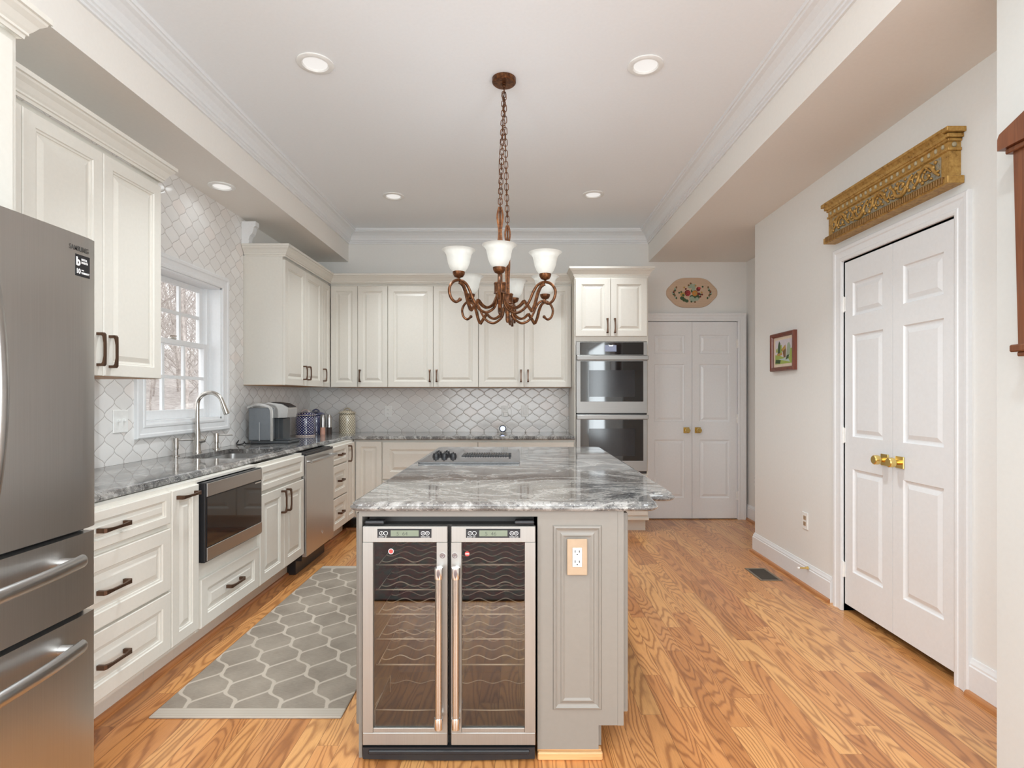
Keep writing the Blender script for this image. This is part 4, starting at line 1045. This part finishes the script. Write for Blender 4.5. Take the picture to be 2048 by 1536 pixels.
# ------------------------------------------------------------------ wine cooler
S = 565.2
def wx(px): return (px-1037)/S
def wz(py): return CZ-(py-793)/S
FW = Frame((0, 1.985, 0), (1, 0, 0), (0, -1, 0))
wc = thing('wine_cooler', 'two-door glass-fronted wine cooler built into the island end', 'wine cooler', (-.246, 2.2, 0))
wx0, wx1 = -.548, .056
b = NB(); Y0, Y1 = 2.014, 2.50
box(b, wx0, wx0+.02, Y0, Y1, .03, .835); box(b, wx1-.02, wx1, Y0, Y1, .03, .835); box(b, wx0+.02, wx1-.02, Y0, Y1, .03, .08); box(b, wx0+.02, wx1-.02, Y0, Y1, .80, .835)
box(b, wx0+.02, wx1-.02, Y1-.03, Y1, .08, .80); box(b, -.252, -.238, Y0+.004, Y1-.03, .08, .80); box(b, wx0, wx1, Y0+.05, Y1, .835, .855)
obj('cabinet', b, plain('dark_cooler_liner', (.022, .020, .018), .4), wc)
for u in (wx0+.035, wx1-.035):
    b = NB(); box(b, u-.035, u+.035, 1.992, 2.03, .838, .852, .006, seg=2); obj('hinge_cover', b, M['black'], wc)
b = NB(); pr = [(-.551, .052), (.058, .052), (.058, .012)] + [(.058-.609*k/12, .012-.006*math.sin(PI*k/12)) for k in range(1, 12)] + [(-.551, .012)]
prism(b, [Vector((x, 1.985, z)) for x, z in pr], (0, .03, 0)); box(b, -.53, .04, 1.978, 1.986, .030, .044, .003); obj('kick_plate', b, M['black'], wc)
for side in (0, 1):
    u0, u1 = ((wx(725), wx(895)), (wx(902), wx(1071)))[side]; g0, g1 = ((wx(746), wx(873)), (wx(923), wx(1049.5)))[side]
    z0, z1, gz0, gz1 = wz(1491), wz(1053), wz(1466), wz(1085); b = NB(); n0, n1 = -.024, 0
    FW.box(b, u0, u1, gz1, z1, n0, n1, .002); FW.box(b, u0, u1, z0, gz0, n0, n1, .002); FW.box(b, u0, g0, gz0, gz1, n0, n1, .001); FW.box(b, g1, u1, gz0, gz1, n0, n1, .001)
    dr = obj('door', b, M['frame_steel'], wc)
    b = NB(); FW.box(b, g0, g1, gz0, gz1, -.012, -.009); obj('glass_pane', b, M['wine_pane'], dr)
    b = NB(); FW.box(b, g0, g1, gz0, gz0+.016, -.009, -.002, .001); obj('glass_sill', b, M['frame_steel'], dr)
    hx = (-.277, -.2175)[side]
    b = NB(); tube(b, [(hx, 1.945, .170), (hx, 1.945, .672)], .0125, 16); hd = obj('handle', b, M['nickel'], dr, smooth=True)
    for z_a, z_b, z_c in ((.142, .180, .170), (.662, .701, .690)):
        b = NB(); lathe(b, (hx, 1.945, 0), [(0, z_a), (.0150, z_a), (.0155, z_a+.004), (.0155, z_b-.004), (.0150, z_b), (0, z_b)], 18)
        tube(b, [(hx, 1.947, z_c), (hx, 1.984, z_c)], .008, 10); obj('handle_cap', b, M['chrome'], dr, smooth=True)
    p0, p1 = ((wx(755), wx(863)), (wx(932), wx(1040.5)))[side]
    b = NB(); FW.box(b, p0, p1, wz(1075.5), wz(1057.5), 0, .0015); obj('control_panel', b, M['black'], dr)
    b = NB(); L0 = p0+(p1-p0)*.245; L1 = p0+(p1-p0)*.765; FW.box(b, L0, L1, wz(1072.5), wz(1060.5), .0015, .0022, .0004); obj('lcd_display', b, M['lcd'], dr)
    U, V = (1, 0, 0), (0, 0, 1)
    lettering('display_digits', ('5  64', '5  46')[side], .018, FW.p(L0+.020, wz(1070.5), .0023), U, V, M['lcd_ink'], dr, stretch=1.1)
    lettering('panel_lettering', 'ON/OFF  SET', .0052, FW.p(p0+.004, wz(1074.6), .0016), U, V, M['white_ink'], dr)
    lettering('panel_lettering', 'TEMPERATURE', .0048, FW.p(p0+(p1-p0)*.80, wz(1074.6), .0016), U, V, M['white_ink'], dr)
    b = NB(); zc_ = wz(1066.2)
    for fx_ in (.075, .155, .845, .925):
        c_ = FW.p(p0+(p1-p0)*fx_, zc_, .0018); tube(b, [c_+Vector((math.cos(2*PI*k/18)*.0068, 0, math.sin(2*PI*k/18)*.0068)) for k in range(18)], .0006, 4, closed=True)
    for fx_, up_ in ((.845, 1), (.925, -1)):
        c_ = FW.p(p0+(p1-p0)*fx_, zc_, .0018); tube(b, [c_+Vector((-.003, 0, -.002*up_)), c_+Vector((0, 0, .003*up_)), c_+Vector((.003, 0, -.002*up_))], .0005, 4, closed=True)
    c_ = FW.p(p0+(p1-p0)*.075, zc_, .0018); tube(b, [c_+Vector((.0015, 0, .004)), c_+Vector((-.001, 0, 0)), c_+Vector((.001, 0, -.001)), c_+Vector((-.001, 0, -.004))], .0005, 4)
    obj('panel_symbols', b, M['white_ink'], dr)
    b = NB(); lx = (wx(885), wx(909.5))[side]; lathe(b, (lx, 1.985, wz(1111)), [(.0095, .0), (.0095, -.003), (.006, -.003), (.005, -.001), (.0, -.001)], 18, 'Y'); obj('lock', b, M['chrome'], dr, smooth=True)
    b = NB(); sx_, sz_ = ((wx(781), wz(1104)), (wx(934), wz(1109)))[side]; yy = 1.9935
    lathe(b, (sx_, yy, sz_), [(0, 0), (.0085, 0), (.0085, .0005)], 20, 'Y'); b.faces.ensure_lookup_table()
    st_ = obj('sticker', b, M['red'], dr)
    b = NB()
    if side: box(b, sx_-.0065, sx_+.0065, yy-.0006, yy-.0001, sz_-.0018, sz_+.0018)
    else: tube(b, [(sx_+math.cos(2*PI*k/20)*.0088, yy-.0003, sz_+math.sin(2*PI*k/20)*.0088) for k in range(20)], .0008, 4, closed=True)
    obj('sticker_mark', b, M['white_ink'], dr)
    # wire shelves
    s0, s1 = ((-.528, -.255), (-.235, .034))[side]
    for zs in (.670, .578, .487, .395, .300):
        b = NB(); tube(b, [(s0, 2.08, zs), (s1, 2.08, zs)], .0028, 6)
        for j, yy_ in enumerate((2.13, 2.21, 2.29, 2.37)):
            N_ = 40; tube(b, [(s0+.01+(s1-s0-.02)*k/N_, yy_, zs+.004+.0085*math.cos(2*PI*2.35*k/N_+2.2)) for k in range(N_+1)], .0021, 5, caps=True)
        for xx in (s0+.008, s1-.008): tube(b, [(xx, 2.08, zs), (xx, 2.40, zs)], .0018, 5)
        tube(b, [(s0+.005, 2.40, zs), (s1-.005, 2.40, zs)], .0018, 5)
        obj('wire_shelf', b, M['wire'], wc, smooth='all')
    b = NB(); tube(b, spline([(s0-.004, 2.05, .125), (s0-.004, 2.05, .150), (s0+.01, 2.16, .165)], 3), .0018, 5); tube(b, [(s0, 2.05, .150), ((s0+s1)/2, 2.05, .147), (s1, 2.05, .150)], .0022, 6)
    tube(b, [(s0+.01+(s1-s0-.02)*k/40, 2.25, .150+.006*math.cos(2*PI*2.35*k/40+2.2)) for k in range(41)], .0016, 5)
    for xx in (s0+.003, s1-.003): tube(b, [(xx, 2.05, .150), (xx, 2.30, .152)], .0018, 5); tube(b, [(xx, 2.05, .082), (xx, 2.05, .150)], .0018, 5); tube(b, [(xx, 2.30, .082), (xx, 2.30, .152)], .0018, 5)
    obj('bottle_rack', b, M['wire'], wc, smooth='all')

# ------------------------------------------------------------------ chandelier
HN, HF = (-.097, 2.95), (-.064, 3.27)
ch = thing('chandelier', 'antique bronze six-arm chandelier with white glass bell shades', 'chandelier', (-.08, 3.1, ZT))
b = NB(); lathe(b, (-.08, 3.1, ZT), [(0, -.035), (.012, -.035), (.012, -.030), (.060, -.028), (.066, -.022), (.066, -.001), (0, -.001)], 28); lathe(b, (-.08, 3.1, ZT), [(0, -.055), (.008, -.053), (.012, -.045), (.008, -.036), (0, -.034)], 12); obj('canopy', b, M['antique'], ch, smooth=True)
def link_mesh(Llen=.040, wd=.011, r=.0023):
    b = NB(); pts = []
    for k in range(16):
        a = 2*PI*k/16; x = wd*math.cos(a); z = (Llen/2-wd)*(1 if math.sin(a) >= 0 else -1)+wd*math.sin(a); pts.append((x, 0, z))
    tube(b, pts, r, 6, closed=True); return b
lk = link_mesh(); lme = bpy.data.meshes.new('link'); lk.to_mesh(lme); lk.free(); lme.materials.append(M['antique']); lme.polygons.foreach_set('use_smooth', [True]*len(lme.polygons))
STT = 2.27
for (hx_, hy_) in (HN, HF):
    b = NB(); tube(b, spline([(-.08, 3.1, ZT-.05), (-.082+(hx_+.08)*.4, 3.1+(hy_-3.1)*.3, ZT-.3), (hx_-.006, hy_-(hy_-3.1)*.2, 2.55), (hx_, hy_, STT+.03)], 8), .0014, 5)
    chn = obj('chain', b, M['antique'], ch, smooth=True)
    A = Vector((-.08, 3.1, ZT-.05)); D = Vector((hx_, hy_, STT+.01)); n = 25
    q = (D-A).to_track_quat('Z', 'X')
    for i in range(n):
        o = bpy.data.objects.new('chain_link', lme); C.objects.link(o); o.parent = chn
        o.location = A.lerp(D, (i+.5)/n)-Vector(ch.location); o.rotation_mode = 'QUATERNION'
        o.rotation_quaternion = q @ Matrix.Rotation((PI/2)*(i % 2)+random.uniform(-.35, .35), 4, 'Z').to_quaternion()
    # stem: two strap irons with loop, hub collar
    b = NB()
    for s_ in (-1, 1):
        tube(b, spline([(hx_+s_*.004, hy_, STT+.02), (hx_+s_*.014, hy_, STT-.03), (hx_+s_*.005, hy_, STT-.11), (hx_+s_*.011, hy_, STT-.2), (hx_+s_*.007, hy_, 1.95), (hx_+s_*.010, hy_, 1.78)], 5), .0055, 4, rb=.004, up=(0, 1, 0))
    tube(b, [(hx_, hy_, STT+.02), (hx_, hy_, 1.76)], .005, 8)
    obj('stem', b, M['antique'], ch)
    b = NB(); lathe(b, (hx_, hy_, 0), [(.0, 1.892), (.032, 1.892), (.034, 1.886), (.031, 1.880), (.031, 1.842), (.034, 1.836), (.0, 1.834)], 20)
    lathe(b, (hx_, hy_, 0), [(.012, 1.834), (.012, 1.74), (.007, 1.725), (0, 1.722)], 12); obj('hub', b, M['antique'], ch, smooth=True)
def arm(hub, ang, r=.265):
    a = math.radians(ang); dx, dy = math.cos(a), math.sin(a); hx_, hy_ = hub
    def P(rr, z): return Vector((hx_+dx*rr*r/.27, hy_+dy*rr*r/.27, z))
    b = NB(); up = Vector((-dy, dx, 0))
    s1 = spline([P(.022, 1.815), P(.045, 1.775), P(.085, 1.753), P(.118, 1.762), P(.144, 1.787)], 5)
    s2 = [P(.144, 1.787), P(.190, 1.728)]
    s3 = spline([P(.190, 1.728), P(.207, 1.765), P(.222, 1.815), P(.240, 1.850), P(.262, 1.862)], 5)
    tube(b, s1+s2[1:]+s3[1:], .0066, 4, rb=.0066, up=up)
    t1 = spline([P(.020, 1.835), P(.035, 1.765), P(.075, 1.733), P(.110, 1.729), P(.150, 1.750), P(.178, 1.788), P(.200, 1.832), P(.225, 1.862), P(.262, 1.872), P(.300, 1.858), P(.322, 1.822), P(.312, 1.780), P(.285, 1.762), P(.262, 1.772)], 6)
    tube(b, t1, .0074, 8, up=up)
    ellipsoid(b, P(.258, 1.776), (.010, .010, .010), 10, 8)
    o = obj('arm', b, M['antique'], ch)
    c = P(.265, 0)
    b = NB(); lathe(b, c, [(0, 1.868), (.006, 1.868), (.005, 1.880), (.010, 1.883), (.022, 1.888), (.029, 1.900), (.031, 1.912), (.029, 1.914), (0, 1.914)], 22); obj('candle_cup', b, M['antique'], o, smooth=True)
    b = NB(); T = .003
    pr_o = [(.026, 1.910), (.030, 1.912), (.044, 1.930), (.054, 1.955), (.059, 1.980), (.064, 2.000), (.074, 2.014), (.084, 2.020)]
    lathe(b, c, pr_o+[(r_-T, z_+.001) for r_, z_ in reversed(pr_o)], 32); obj('glass_shade', b, M['shade'], o, smooth=True)
    d = bpy.data.lights.new('chandelier_bulb', 'POINT'); d.energy = .08; d.color = (.90, .95, 1.0); d.shadow_soft_size = .02
    lo = bpy.data.objects.new('chandelier_bulb', d); C.objects.link(lo); lo.parent = o; lo.location = c+Vector((0, 0, 1.955))-Vector(ch.location)
    d = bpy.data.lights.new('shade_ceiling_fill', 'AREA'); d.shape = 'DISK'; d.size = .05; d.energy = .22; d.color = (.88, .94, 1.0)  # added fill aimed up out of the shade to brighten the ceiling
    lo = bpy.data.objects.new('shade_ceiling_fill', d); C.objects.link(lo); lo.parent = o; lo.location = c+Vector((0, 0, 1.990))-Vector(ch.location); lo.rotation_euler = (PI, 0, 0)
for hb, an in ((HN, -140), (HN, -89), (HN, -27), (HF, 152), (HF, 82), (HF, 30)): arm(hb, an)

# ------------------------------------------------------------------ recessed ceiling lights
def downlight(x, y, z, label, power, col=(.87, .94, .97), r=.094, spread=100):
    t = thing('recessed_light', label, 'ceiling light', (x, y, z), 'recessed ceiling lights')
    b = NB(); lathe(b, (x, y, z), [(r, -.0005), (r, -.006), (r*.90, -.010), (r*.72, -.010), (r*.66, -.003), (r*.66, -.0008)], 36); obj('trim_ring', b, M['white_pl'], t, smooth=True)
    b = NB(); lathe(b, (x, y, z), [(0, -.0015), (r*.66, -.0015)], 36); obj('lens', b, M['lens'], t)
    d = bpy.data.lights.new('recessed_lamp', 'AREA'); d.shape = 'DISK'; d.size = r*1.2; d.energy = power; d.spread = math.radians(spread); d.color = col
    o = bpy.data.objects.new('recessed_lamp', d); C.objects.link(o); o.parent = t; o.location = (0, 0, -.014)
downlight(-1.07, 2.954, ZT, 'white recessed light in tray ceiling, front left', 8)
downlight(.673, 2.972, ZT, 'white recessed light in tray ceiling, front right', 8)
downlight(-1.094, 4.91, ZT, 'white recessed light in tray ceiling, back left', 6)
downlight(.648, 4.87, ZT, 'white recessed light in tray ceiling, back right', 5.5)
downlight(-2.01, 3.80, ZS, 'white recessed light in the soffit above the sink', .25, r=.085, spread=150)

# ------------------------------------------------------------------ gilded cornice above the closet
gc = thing('gilded_cornice', 'carved antique gold wooden cornice hung above the closet doors', 'cornice', (1.94, 2.98, 2.24))
pr = [(-.054, 2.238), (.016, 2.238), (.022, 2.246), (.022, 2.262), (.010, 2.272), (.002, 2.276), (0, 2.280), (0, 2.386), (.004, 2.389), (.008, 2.392), (.008, 2.400), (.003, 2.403), (.003, 2.428), (.010, 2.432), (.010, 2.440), (.014, 2.443), (.018, 2.455), (.028, 2.468), (.033, 2.472), (.033, 2.484), (-.054, 2.484)]
gy0, gy1 = 2.497, 3.465; gx = 1.916
b = NB(); sweep(b, [(gx, gy0, 0), (gx, gy1, 0)], (0, 0, 1), [(a, c) for a, c in pr])
# returns: widen the mouldings around both ends
def endcap(b, y, s_):
    for a0_, z0_, z1_ in ((.022, 2.238, 2.272), (.008, 2.389, 2.402), (.010, 2.430, 2.442), (.020, 2.443, 2.460), (.033, 2.462, 2.484)):
        box(b, gx-a0_, XR-.001, y, y+s_*a0_, z0_, z1_, .002)
endcap(b, gy0, -1); endcap(b, gy1, 1)
obj('moulding', b, M['gold'], gc)
b = NB(); box(b, gx-.0015, gx, gy0+.045, gy1-.045, 2.288, 2.380); obj('carved_ground', b, M['field'], gc)
b = NB(); n = 5; Lp = (gy1-gy0-.10)/n
for i in range(n):
    y0 = gy0+.05+i*Lp; m = -1 if i % 2 else 1
    def Q(s_, t_): return (gx-.006, y0+s_*Lp, 2.334+m*t_)
    tube(b, spline([Q(0, -.036), Q(.15, -.012), Q(.3, .026), Q(.5, .038), Q(.7, .022), Q(.8, -.012), Q(1.0, -.036)], 5), [.0085*(.6+.6*math.sin(PI*k/30)) for k in range(31)], 6)
    tube(b, spline([Q(.30, .0), Q(.42, .018), Q(.55, .012), Q(.60, -.010), Q(.50, -.026), Q(.38, -.022), Q(.36, -.008), Q(.45, -.002)], 4), .0045, 6)
    tube(b, spline([Q(.85, .03), Q(.95, .02), Q(1.0, .0), Q(.93, -.012)], 4), .004, 6)
    for k in range(12): ellipsoid(b, Q(.05+.08*k, (.032 if k % 2 else -.014)*(1 if k % 4 < 2 else -1)), (.007, .010, .006+.003*(k % 3)), 8, 5)
obj('carved_scroll', b, M['gold'], gc, smooth='all')
b = NB()
for i in range(22): ellipsoid(b, (gx-.004, gy0+.03+i*(gy1-gy0-.06)/21, 2.4155), (.007, .0085, .0115), 10, 6)
for y in (gy0-.002, gy1+.002): ellipsoid(b, (gx+.022, y, 2.416), (.011, .006, .012), 10, 6)
obj('carved_bead', b, M['egg'], gc, smooth='all')
b = NB()
for i in range(60): box(b, gx-.0275, gx-.006, gy0+.010+i*(gy1-gy0-.02)/59-.0045, gy0+.010+i*(gy1-gy0-.02)/59+.0045, 2.244, 2.274, .002)
obj('leaf_border', b, M['old_gold'], gc)

# ------------------------------------------------------------------ small framed picture on the right wall
pf = thing('framed_painting', 'small framed painting of a cottage among green trees', 'painting', (1.96, 4.13, 1.48))
py0, py1, pz0, pz1 = 3.965, 4.335, 1.485, 1.768
FP = FWR
b = NB(); pts = [FP.p(py0, pz0, .001), FP.p(py0, pz1, .001), FP.p(py1, pz1, .001), FP.p(py1, pz0, .001)]
sweep(b, pts, FP.N, [(0, 0), (0, .024), (.006, .030), (.022, .026), (.030, .014), (.030, 0)] if Vector(FP.N).cross(Vector((0, 0, 1))).dot(Vector(FP.U)) > 0 else [(0, 0), (0, .024), (-.006, .030), (-.022, .026), (-.030, .014), (-.030, 0)], closed=True)
obj('picture_frame', b, M['frame_wood'], pf)
b = NB(); FP.box(b, py0+.028, py1-.028, pz0+.028, pz1-.028, .002, .010); obj('mat_board', b, M['mat'], pf)
b = NB(); cu0, cu1, cz0, cz1 = py0+.055, py1-.055, pz0+.052, pz1-.052
def cv(s_, t_, n_): return FP.p(cu1-(cu1-cu0)*s_, cz0+(cz1-cz0)*t_, n_)      # s 0..1 left to right as seen
def patch(b, pts, n_, mi): b.faces.new([b.verts.new(cv(s_, t_, n_)) for s_, t_ in pts]).material_index = mi
patch(b, [(0, 0), (1, 0), (1, 1), (0, 1)], .0105, 0)
pm = [M['skyw'], M['lime'], M['leaf'], M['palegreen'], M['brown'], M['ochre'], M['mint']]
k_ = .0107
for pts_, mi in (([(0, 0), (1, 0), (1, .3), (.6, .22), (.3, .35), (0, .4)], 1), ([(.15, .35), (.35, .4), (.32, .85), (.24, .97), (.17, .75)], 2), ([(.3, .4), (.42, .4), (.4, .8), (.33, .78)], 1),
                 ([(.68, .35), (.9, .3), (.92, .7), (.84, .86), (.74, .8)], 3), ([(.85, .25), (1, .25), (1, .6), (.92, .6)], 1), ([(.36, .58), (.62, .78), (.66, .55), (.64, .25), (.52, .25), (.46, .5)], 4),
                 ([(.38, .6), (.62, .76), (.64, .62), (.46, .52)], 5), ([(.2, .2), (.9, .05), (.75, .25), (.5, .22)], 6), ([(0, .05), (.3, .02), (.35, .16), (.05, .2)], 2), ([(.12, .44), (.44, .46), (.44, .36), (.14, .34)], 5), ([(.05, .5), (.16, .5), (.14, .68), (.06, .62)], 1), ([(.64, .15), (.8, .2), (.85, .35), (.7, .33)], 2)):
    k_ += .00008; patch(b, pts_, k_, mi)
obj('canvas', b, pm, pf, recalc=False)

# ------------------------------------------------------------------ painted floral plaque over the pantry doors
pq = thing('floral_plaque', 'octagonal pale wooden plaque painted with a flower bouquet', 'plaque', (1.835, 5.94, 2.23))
qc = (1.835, 2.392); qw, qh = .270, .158
prof_ = rounded([(-1, -.22), (-.55, -1), (.55, -1), (1, -.22), (1, .22), (.55, 1), (-.55, 1), (-1, .22)], [.16, .34, .34, .16, .16, .34, .34, .16])
def Qp(x, z, n_): return FWB.p(qc[0]+x*qw, qc[1]+z*qh, n_)
b = NB(); L = [[b.verts.new(Qp(x*s_, z*s_, n_)) for x, z in prof_] for s_, n_ in ((1.0, .001), (1.0, .010), (.975, .015), (.90, .015), (.885, .013), (.87, .013))]
for A_, D_ in zip(L, L[1:]):
    for i in range(len(A_)): b.faces.new((A_[i], A_[(i+1) % len(A_)], D_[(i+1) % len(A_)], D_[i]))
b.faces.new(L[-1]); b.faces.new(L[0]); obj('board', b, M['plaque'], pq)
b = NB(); fm = [M['rose'], M['orange'], M['leaf'], M['palegreen'], M['ochre'], M['darkred'], M['brown']]; n_ = .0136
rnd = random.Random(3)
def fl_(x, z, r1, r2, mi, n=10):
    global n_; n_ += .00002; k_s = 1.12 if r1 > .022 else 1.3; disc(b, Qp(x, z, n_), (1, 0, 0), (0, 0, 1), r1*k_s, r2*k_s, n, mi)
for x, z, rr in ((-.38, -.36, .018), (-.30, -.48, .016), (.12, -.20, .028), (.2, -.30, .026), (.05, .12, .020), (-.2, -.55, .015), (0, -.3, .02)): fl_(x, z, rr, rr*.9, 2)
for x, z, rr in ((-.08, .42, .016), (.06, .36, .018), (.1, .5, .012), (0, -.42, .022), (.08, -.5, .018), (.2, -.42, .015), (.06, .22, .015), (-.02, .55, .011)): fl_(x, z, rr, rr, 3)
fl_(-.17, -.02, .030, .030, 5); fl_(-.15, -.04, .023, .024, 0); fl_(-.16, -.03, .013, .013, 5); fl_(-.15, -.03, .008, .008, 0)
fl_(.12, -.03, .029, .029, 6); fl_(.11, -.04, .022, .023, 1); fl_(.12, -.05, .011, .012, 4)
fl_(-.36, -.12, .021, .018, 4); fl_(-.34, -.16, .009, .009, 2); fl_(.25, .24, .017, .018, 5); fl_(.29, .3, .012, .010, 0); fl_(.27, -.08, .012, .012, 5)
for x, z in ((.34, -.12), (.40, -.12), (.33, -.26), (.38, .02), (-.13, .5), (.14, .47), (-.3, .35), (-.24, .25), (-.42, .05), (.42, .4), (-.5, .0), (-.02, -.6), (.12, -.62), (-.05, .62)): fl_(x, z, .008, .008, (5, 2, 6, 4)[int(abs(x*50)) % 4])
obj('painted_bouquet', b, fm, pq, recalc=False)
for s_ in (-1, 1):
    b = NB()
    for k in range(9):
        t_ = k/8-.5; fl_(s_*(.74-.12*abs(t_)*2+rnd.uniform(-.02, .02)), t_*.72, .007+.004*(1-abs(t_)*2), .010, (2, 3, 6)[k % 3], 8)
    fl_(s_*.72, .02, .007, .007, 5)
    obj('painted_sprig', b, fm, pq, recalc=False)

# ------------------------------------------------------------------ wooden wall piece at the right edge
wl = thing('wall_clock_case', 'red-brown wooden case with moulded cap, cut off at right edge', 'wall cabinet', (1.58, 1.5, 1.44))
FJ = Frame((XJ, 0, 0), (0, 1, 0), (-1, 0, 0))
b = NB(); ya = 1.752; yb_ = 1.735
v = [FJ.p(ya, 2.055, 0), FJ.p(1.15, 2.055, 0), FJ.p(1.15, 1.455, 0), FJ.p(yb_, 1.455, 0)]
prism(b, v, (-.075, 0, 0)); bd = obj('body', b, M['mahog'], wl)
b = NB(); FJ.box(b, 1.20, 1.69, 1.50, 2.01, .0745, .0755); FJ.box(b, 1.19, 1.20, 1.49, 2.02, .075, .082, .002); FJ.box(b, 1.69, 1.70, 1.49, 2.02, .075, .082, .002); FJ.box(b, 1.20, 1.69, 2.01, 2.02, .075, .082, .002); obj('door_panel', b, M['mahog'], wl)
b = NB(); FJ.box(b, 1.12, 1.768, 2.055, 2.072, 0, .088, .003); prism(b, [FJ.p(1.782, 2.072, 0), FJ.p(1.782, 2.108, 0), FJ.p(1.775, 2.122, 0), FJ.p(1.45, 2.24, 0), FJ.p(1.12, 2.122, 0), FJ.p(1.12, 2.072, 0)], (-.100, 0, 0)); obj('cap_molding', b, M['mahog'], wl)
b = NB(); FJ.box(b, 1.13, 1.752, 1.432, 1.455, 0, .090, .004); FJ.box(b, 1.16, 1.735, 1.418, 1.432, 0, .080, .003); obj('bottom_ledge', b, M['mahog'], wl)

# ------------------------------------------------------------------ floor register, door stop, rugs
fv = thing('floor_vent', 'dark metal floor register set in the oak boards', 'vent', (1.775, 4.07, 0))
x0, x1, y0, y1 = 1.70, 1.855, 3.935, 4.22
b = NB(); box(b, x0, x1, y0, y0+.018, .0, .004, .001); box(b, x0, x1, y1-.018, y1, 0, .004, .001); box(b, x0, x0+.018, y0+.018, y1-.018, 0, .004, .001); box(b, x1-.018, x1, y0+.018, y1-.018, 0, .004, .001); obj('frame', b, plain('vent_rim', (.20, .16, .12), .45, .3), fv)
b = NB(); box(b, x0+.018, x1-.018, y0+.018, y1-.018, .0, .001)
for i in range(22): box(b, x0+.020, x1-.020, y0+.024+i*.0112, y0+.024+i*.0112+.004, .001, .003)
obj('grille', b, M['dark_metal'], fv)
ds = thing('door_stop', 'brass door stop with white tip on the right baseboard', 'door stop', (1.92, 3.785, .125))
b = NB(); lathe(b, (XR-.016, 3.785, .137), [(0, 0), (.011, 0), (.011, -.004), (.006, -.02), (.005, -.058), (0, -.058)], 14, 'X'); obj('rod', b, M['brass'], ds, smooth=True)
b = NB(); lathe(b, (XR-.016, 3.785, .137), [(0, -.058), (.0075, -.058), (.0075, -.072), (0, -.074)], 14, 'X'); obj('tip', b, M['white_pl'], ds, smooth=True)
b = NB(); nx, ny = 8, 40; vsr = [[None]*(ny+1) for _ in range(nx+1)]
box(b, -1.485, -.712, 2.25, 4.258, .0, .008, .003)
tag(obj('runner_rug', b, M['rug'], origin=(-1.1, 3.25, 0)), 'grey-beige runner rug with cream trellis pattern between sink and island', 'rug')
b = NB(); box(b, -1.9, 1.45, -2.2, .44, 0, .010, .003); tag(obj('area_rug', b, M['dark_rug'], origin=(0, -.8, 0)), 'dark patterned rug seen only as a reflection in the wine cooler doors', 'rug')
# glazing bars of the daylight openings behind the camera
b = NB()
for i in range(4): x = RX0+(RX1-RX0)*i/3; box(b, x-.03, x+.03, YR-.06, YR-.01, RZ0, RZ1)
for z in (RZ0, RZ1): box(b, RX0, RX1, YR-.06, YR-.01, z-.03, z+.03)
struct('window_2', b, M['trim'], label='white framed glazing on the wall behind the camera')

# ------------------------------------------------------------------ outdoors: bare winter wood
b = NB(); gr = [[b.verts.new((-3-i*4, -6+j*6, -1.2+.12*i+.25*math.sin(i*1.7+j)+max(0, i+j*.8-9)*.62)) for j in range(14)] for i in range(14)]
for i in range(13):
    for j in range(13): b.faces.new((gr[i][j], gr[i+1][j], gr[i+1][j+1], gr[i][j+1]))
tag(obj('forest_ground', b, M['litter'], smooth='all'), 'brown leaf-covered ground outside the window', 'ground', kind='structure')
def tree_mesh(seed, H):
    rn = random.Random(seed); b = NB()
    def grow(p, d, L, r, lv):
        pts = [p]; q = Vector(p); dd = Vector(d)
        n = 5 if lv == 0 else 3
        for k in range(n):
            dd = (dd+Vector((rn.uniform(-1, 1), rn.uniform(-1, 1), rn.uniform(-.3, .6)))*(.06 if lv == 0 else .18)).normalized(); q = q+dd*L/n; pts.append(q.copy())
        tube(b, pts, [r*(1-.6*k/n) for k in range(n+1)], 5 if lv < 2 else 3, caps=False)
        if lv < 4:
            m = (11, 6, 4, 3)[lv]
            for k in range(m):
                f = (.22+.78*k/m) if lv == 0 else rn.uniform(.2, 1.0); i = min(int(f*n), n-1); base = pts[i].lerp(pts[i+1], f*n-i)
                a = rn.uniform(0, 2*PI); e = rn.uniform(.2, .9)
                nd = (dd*.5+Vector((math.cos(a), math.sin(a), e))*.8).normalized()
                grow(base, nd, L*(.42 if lv == 0 else .55)*rn.uniform(.7, 1.1), r*(.36 if lv == 0 else .5), lv+1)
    grow(Vector((0, 0, 0)), Vector((0, 0, 1)), H, H*.0085, 0)
    me = bpy.data.meshes.new('bare_tree'); b.to_mesh(me); b.free(); me.materials.append(M['bark']); return me
tm = [tree_mesh(1, 10), tree_mesh(5, 12), tree_mesh(9, 9)]
rn = random.Random(11); k = 0
for i in range(46):
    D_ = 10+i*.95; s_ = rn.uniform(-.34, .34)
    x = -D_*.55*(1+.1*rn.random()); y = D_*.95*(1+s_)
    o = bpy.data.objects.new('bare_tree', tm[i % 3]); C.objects.link(o); o.location = (x-2, y, -1.2+.03*abs(x)); o.rotation_euler = (0, 0, rn.uniform(0, 6)); s2 = rn.uniform(.8, 1.25); o.scale = (s2, s2, s2)
    tag(o, 'bare winter tree outside the kitchen window', 'tree', 'bare trees outside the window')
